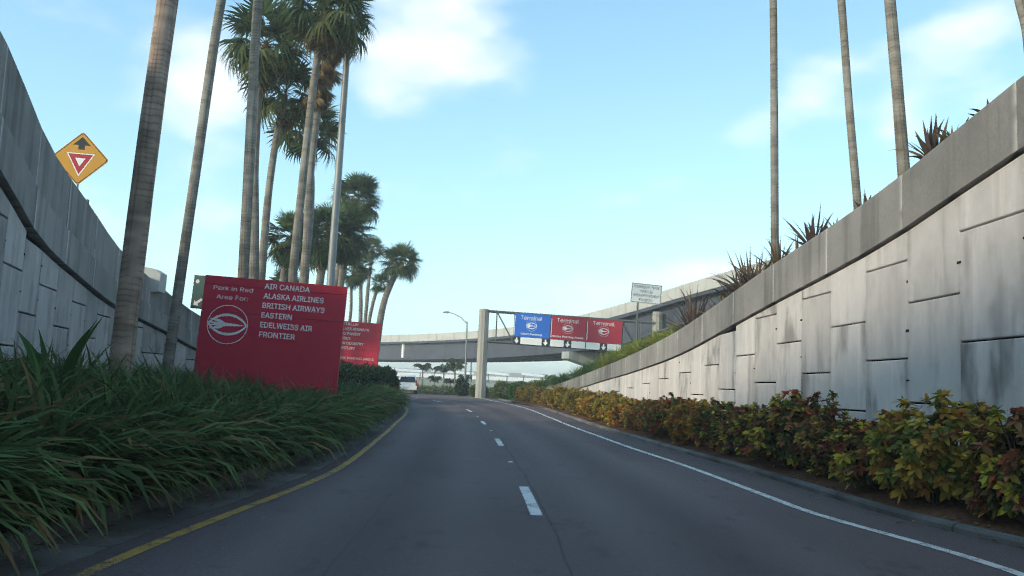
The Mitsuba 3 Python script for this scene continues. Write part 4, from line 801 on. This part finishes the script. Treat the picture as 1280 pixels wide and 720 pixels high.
for j, (x, yy_, R, h) in enumerate([(-8.75, 56.0, (1.5, 1.7, 1.2), 1.15), (-7.6, 54.0, (1.0, 1.4, 1.1), 1.1), (-9.9, 60.5, (1.5, 1.8, 1.25), 1.3), (-8.6, 47.5, (1.2, 1.5, 1.0), 1.15), (-9.7, 52.0, (1.5, 1.6, 1.2), 1.2)]):
    bush('round_bush', ['dense dark green bush in front of the second red board', 'low green bush at the kerb where the grass bed ends', 'dark bush behind the second red board at the bend', 'low dark bush just beyond the nearest red board', 'dark bush under the second red board'][j], 'bush', (x, yy_, float(H(yy_)) + h), R, 5200, .17, DG, 300 + j, 'dark bushes at the end of the grass bed')
VG = [(.10, .14, .035), (.15, .17, .04), (.07, .11, .03)]
hd = MB(); r = np.random.default_rng(8)
for x in np.arange(-9.2, -1.0, .5):
    y_ = 88.5 - .75 * (x + 9.2) + r.normal(0, .2); V, F, C = leafball((x, y_, float(H(y_)) + .35), (.55, .5, .42 + .15 * r.random()), 420, .14, VG, r); hd.add(V, F, C)
hd.put('low_hedge', None, 'm_leaf'); tag('low_hedge', 'low yellow-green hedge along the far edge where the road bends away', 'hedge', kind='stuff')
for j, (x, yy_, R, h, pal, lab) in enumerate([(-4.2, 82, (.65, .6, .85), .75, DG, 'small upright dark green bush at the foot of the lamp post'), (-.4, 74.5, (.95, .9, .8), .7, VG, 'yellow-green bush at the foot of the gantry column'), (.9, 70.5, (.95, 1.0, .85), .75, [(.05, .11, .035), (.07, .14, .04)], 'bright green bush right of the gantry column'),
                                            (2.3, 70, (1.0, 1.0, .8), .9, VG, 'yellow-green bush where the right wall ends'), (3.6, 70.5, (1.3, 1.1, 1.1), 1.1, GG, 'green bush behind the low end of the right wall'), (1.4, 66.8, (.8, .8, .65), .6, [(.16, .11, .03), (.10, .10, .03)], 'brownish low bush at the last end of the croton row'),
                                            (-2.6, 80, (.9, .8, .6), .55, VG, 'low rounded yellow-green bush left of the gantry column')]):
    bush('round_bush', lab, 'bush', (x, yy_, float(H(yy_)) + h), R, 3200, .15, pal, 320 + j)

# ------------------------------------------------------------------ far lot: car park, canopies, cars, feather palms
b = MB(); b.add([(-160, 108, H(108) + .01), (200, 108, H(108) + .01), (260, 300, .515), (-240, 300, .515)], [[0, 1, 2, 3]]); b.put('car_park', None, 'm_lot'); tag('car_park', 'pale sunlit car park beyond the flyover', kind='structure')
cw = thing('boundary_wall', 'low cream boundary wall in full sun beyond the flyover', 'wall')
for k in range(12): MB().box((-22 + 2.7 * k, 150, .45), (-19.32 + 2.7 * k, 150.25, 2.0), None, .02).put('wall_panel', cw, 'm_cream')
for j, x in enumerate([-24.5, -14.6, -4.2, 2.6, 7.8, 17, 27, -35]):
    w = 8.0 if j < 2 else 4.4; g = thing('shade_canopy', f"white car-park shade canopy, {['behind the white car', 'second', 'left of the gantry column', 'right of the gantry column', 'under the signs', 'far right', 'farthest right', 'farthest left'][j]}", 'canopy', 'shade canopies in the car park')
    z = 3.75 + .004 * x; y0 = 170
    MB().add(*[np.array([(x, y0 - 2.5, z), (x + w, y0 - 2.5, z - .25), (x + w, y0 + 3, z - .1), (x, y0 + 3, z + .15), (x, y0 - 2.5, z + .32), (x + w, y0 - 2.5, z + .07), (x + w, y0 + 3, z + .25), (x, y0 + 3, z + .5)]), [[3, 2, 1, 0], [4, 5, 6, 7], [0, 1, 5, 4], [1, 2, 6, 5], [2, 3, 7, 6], [3, 0, 4, 7]]]).put('roof', g, 'm_white')
    for px in (.4, w - .4): MB().tube([(x + px, y0, .4), (x + px, y0, z)], .09, 6).put('post', g, 'm_steel_dark', True)
bd = thing('parking_garage', 'long low pale garage on the horizon beyond the car park', 'building')
for k in range(2):
    MB().box((-70, 330, .4 + 3.1 * k), (120, 334, 1.8 + 3.1 * k)).put('parapet', bd, 'm_white')
    MB().box((-70, 334.2, 1.82 + 3.1 * k), (120, 345, 3.48 + 3.1 * k)).put('storey', bd, 'm_galv')

def car(label, o, ang, paint, full=True, k=1.0):
    g = thing('parked_car' if not full else 'white_minivan', label, 'car', 'cars parked under the canopies' if not full else None); c, s = math.cos(ang), math.sin(ang); fr = (np.array(o, float), np.array([[c, s, 0], [-s, c, 0], [0, 0, 1]]))
    place = lambda pts: fr[0] + np.array(pts, float) @ fr[1]
    def hl(pts, name, m, sm=30): part(name, g, hull(place(pts)), m, sm)
    h = 1.72 * k
    low = [(x * w, y, z) for x in (-1, 1) for w, y, z in ((.80, -2.35, .35), (.86, -2.38, .62), (.88, -2.30, 1.0), (.90, -1.2, .30), (.92, -1.2, 1.02), (.92, 1.2, .30), (.92, 1.1, .98), (.86, 2.2, .32), (.82, 2.42, .60), (.80, 2.25, .85))]
    hl(low, 'body', paint)
    cab = [(x * w, y, z) for x in (-1, 1) for w, y, z in ((.88, -2.26, .98), (.70, -1.95, h - .04), (.68, -1.5, h), (.68, .2, h), (.70, .35, h - .05), (.86, 1.25, .97))]
    hl(cab, 'cabin', paint)
    MB().add(place([(-.74, -2.285, 1.06), (.74, -2.285, 1.06), (.62, -2.035, h - .18), (-.62, -2.035, h - .18)]), [[0, 1, 2, 3]]).put('rear_window', g, 'm_carglass')
    for sx in (-1, 1):
        MB().add(place([(sx * .905, -1.9, 1.06), (sx * .905, .95, 1.06), (sx * .745, .3, h - .2), (sx * .745, -1.75, h - .2)]), [[0, 1, 2, 3]]).put('side_window', g, 'm_carglass')
        for yy_ in (-1.45, 1.45):
            w = trimesh.creation.cylinder(.33, .2, sections=18); w.apply_transform(trimesh.transformations.rotation_matrix(math.pi / 2, [0, 1, 0])); w.apply_translation([sx * .84, yy_, .33]); w.vertices = place(w.vertices); kx_ = part('wheel', g, w, 'm_black')
            rr_ = trimesh.creation.cylinder(.19, .21, sections=12); rr_.apply_transform(trimesh.transformations.rotation_matrix(math.pi / 2, [0, 1, 0])); rr_.apply_translation([sx * .845, yy_, .33]); rr_.vertices = place(rr_.vertices); part('rim', kx_, rr_, 'm_galv')
        if full: hl([(sx * x, y_, z) for x in (.72, .87) for y_ in (-2.36, -2.2) for z in (.75, 1.25)], 'tail_light', 'm_tail')
    if full:
        hl([(x, y_, z) for x in (-.84, .84) for y_ in (-2.44, -2.3) for z in (.38, .60)], 'bumper', 'm_car'); hl([(x, y_, z) for x in (-.26, .26) for y_ in (-2.40, -2.3) for z in (.70, .84)], 'number_plate', 'm_white')
car('white minivan driving away round the bend at the end of the grass bed', (-9.45, 83.0, float(H(83)) + .012), .14, 'm_car')
for j, (x, pnt, lab) in enumerate([(-23.2, 'm_car_dark', 'dark car under the left canopy, left of two'), (-19.6, 'm_car_red', 'dull red car under the left canopy'), (-16.4, 'm_car_dark', 'dark car between the two left canopies'), (-12.6, 'm_car', 'pale car under the second canopy'), (-9.6, 'm_car_dark', 'dark car behind the feather palms')]): car(lab, (x, 166, .52), math.pi * (j % 2) + .05, pnt, False, .9)

def feather(seed, L):
    r = np.random.default_rng(seed); b = MB(); t = np.linspace(0, 1, 9); ang = np.radians(72 - 150 * t ** 1.25); ds = L / 8
    P = np.stack([np.cumsum(np.r_[0, np.cos(ang[:-1]) * ds]), 0 * t, np.cumsum(np.r_[0, np.sin(ang[:-1]) * ds])], 1); V, F, _ = tube(P, np.linspace(.03, .008, 9), 4, False); b.add(V, F, (.07, .08, .03))
    n = 30; u = np.repeat(np.linspace(.08, 1, n), 2); sg_ = np.tile([-1, 1], n); c = np.stack([np.interp(u, t, P[:, 0]), 0 * u, np.interp(u, t, P[:, 2])], 1); a = np.interp(u, t, ang)
    d = np.stack([np.cos(a) * .5, sg_ * .8, np.sin(a) * .5 - .5 - r.random(2 * n) * .4], 1); d /= np.linalg.norm(d, axis=1, keepdims=True); ll = L * .26 * np.sin(np.pi * (.15 + .8 * u)) + .1
    tt = np.array([0, .5, 1]); PP = c[:, None] + d[:, None] * (ll[:, None] * tt)[..., None]; sd = np.stack([np.cos(a), 0 * a, np.sin(a)], 1); V, F, C = strips(PP, np.full((2 * n, 1), .035) * np.array([[.7, 1, .1]]), sd, np.array((.035, .06, .025)) * r.uniform(.7, 1.3, (2 * n, 1))); b.add(V, F, C); return b.shape('m_leaf')
FE = [feather(k, 1.9) for k in (1, 2)]
for j, (x, h, sc, lab) in enumerate([(-10.7, 2.6, .9, 'leftmost small feather palm by the far hedge'), (-8.1, 2.4, 1.05, 'middle feather palm by the far hedge'), (-6.75, 2.9, 1.15, 'tallest feather palm by the far hedge, nearest the lamp post'), (-9.3, 1.2, .75, 'low short-trunked feather palm between the two left ones'), (-5.6, 1.4, .8, 'low feather palm just left of the lamp post'), (-7.4, 1.1, .7, 'lowest feather palm, in front of the tall ones')]):
    g = thing('feather_palm', lab, 'palm tree', 'small feather palms by the far hedge'); yy_ = 110 + j * .6; r = np.random.default_rng(500 + j)
    V, F, tt = tube([(x, yy_, .3), (x + .08, yy_, .5 + h * .5), (x + .05, yy_, .5 + h)], [.13, .10, .08], 8, False); b = MB(); b.add(V, F, None, tt); b.put('trunk', g, 'm_bark', True)
    for k in range(13): copyp('frond', g, FE[k % 2], T().translate([x + .05, yy_, .5 + h]).rotate([0, 0, 1], float(k * 137.5 + r.uniform(-15, 15))).rotate([0, 1, 0], float(r.uniform(-28, 22))).scale(sc * float(r.uniform(.8, 1.1))))
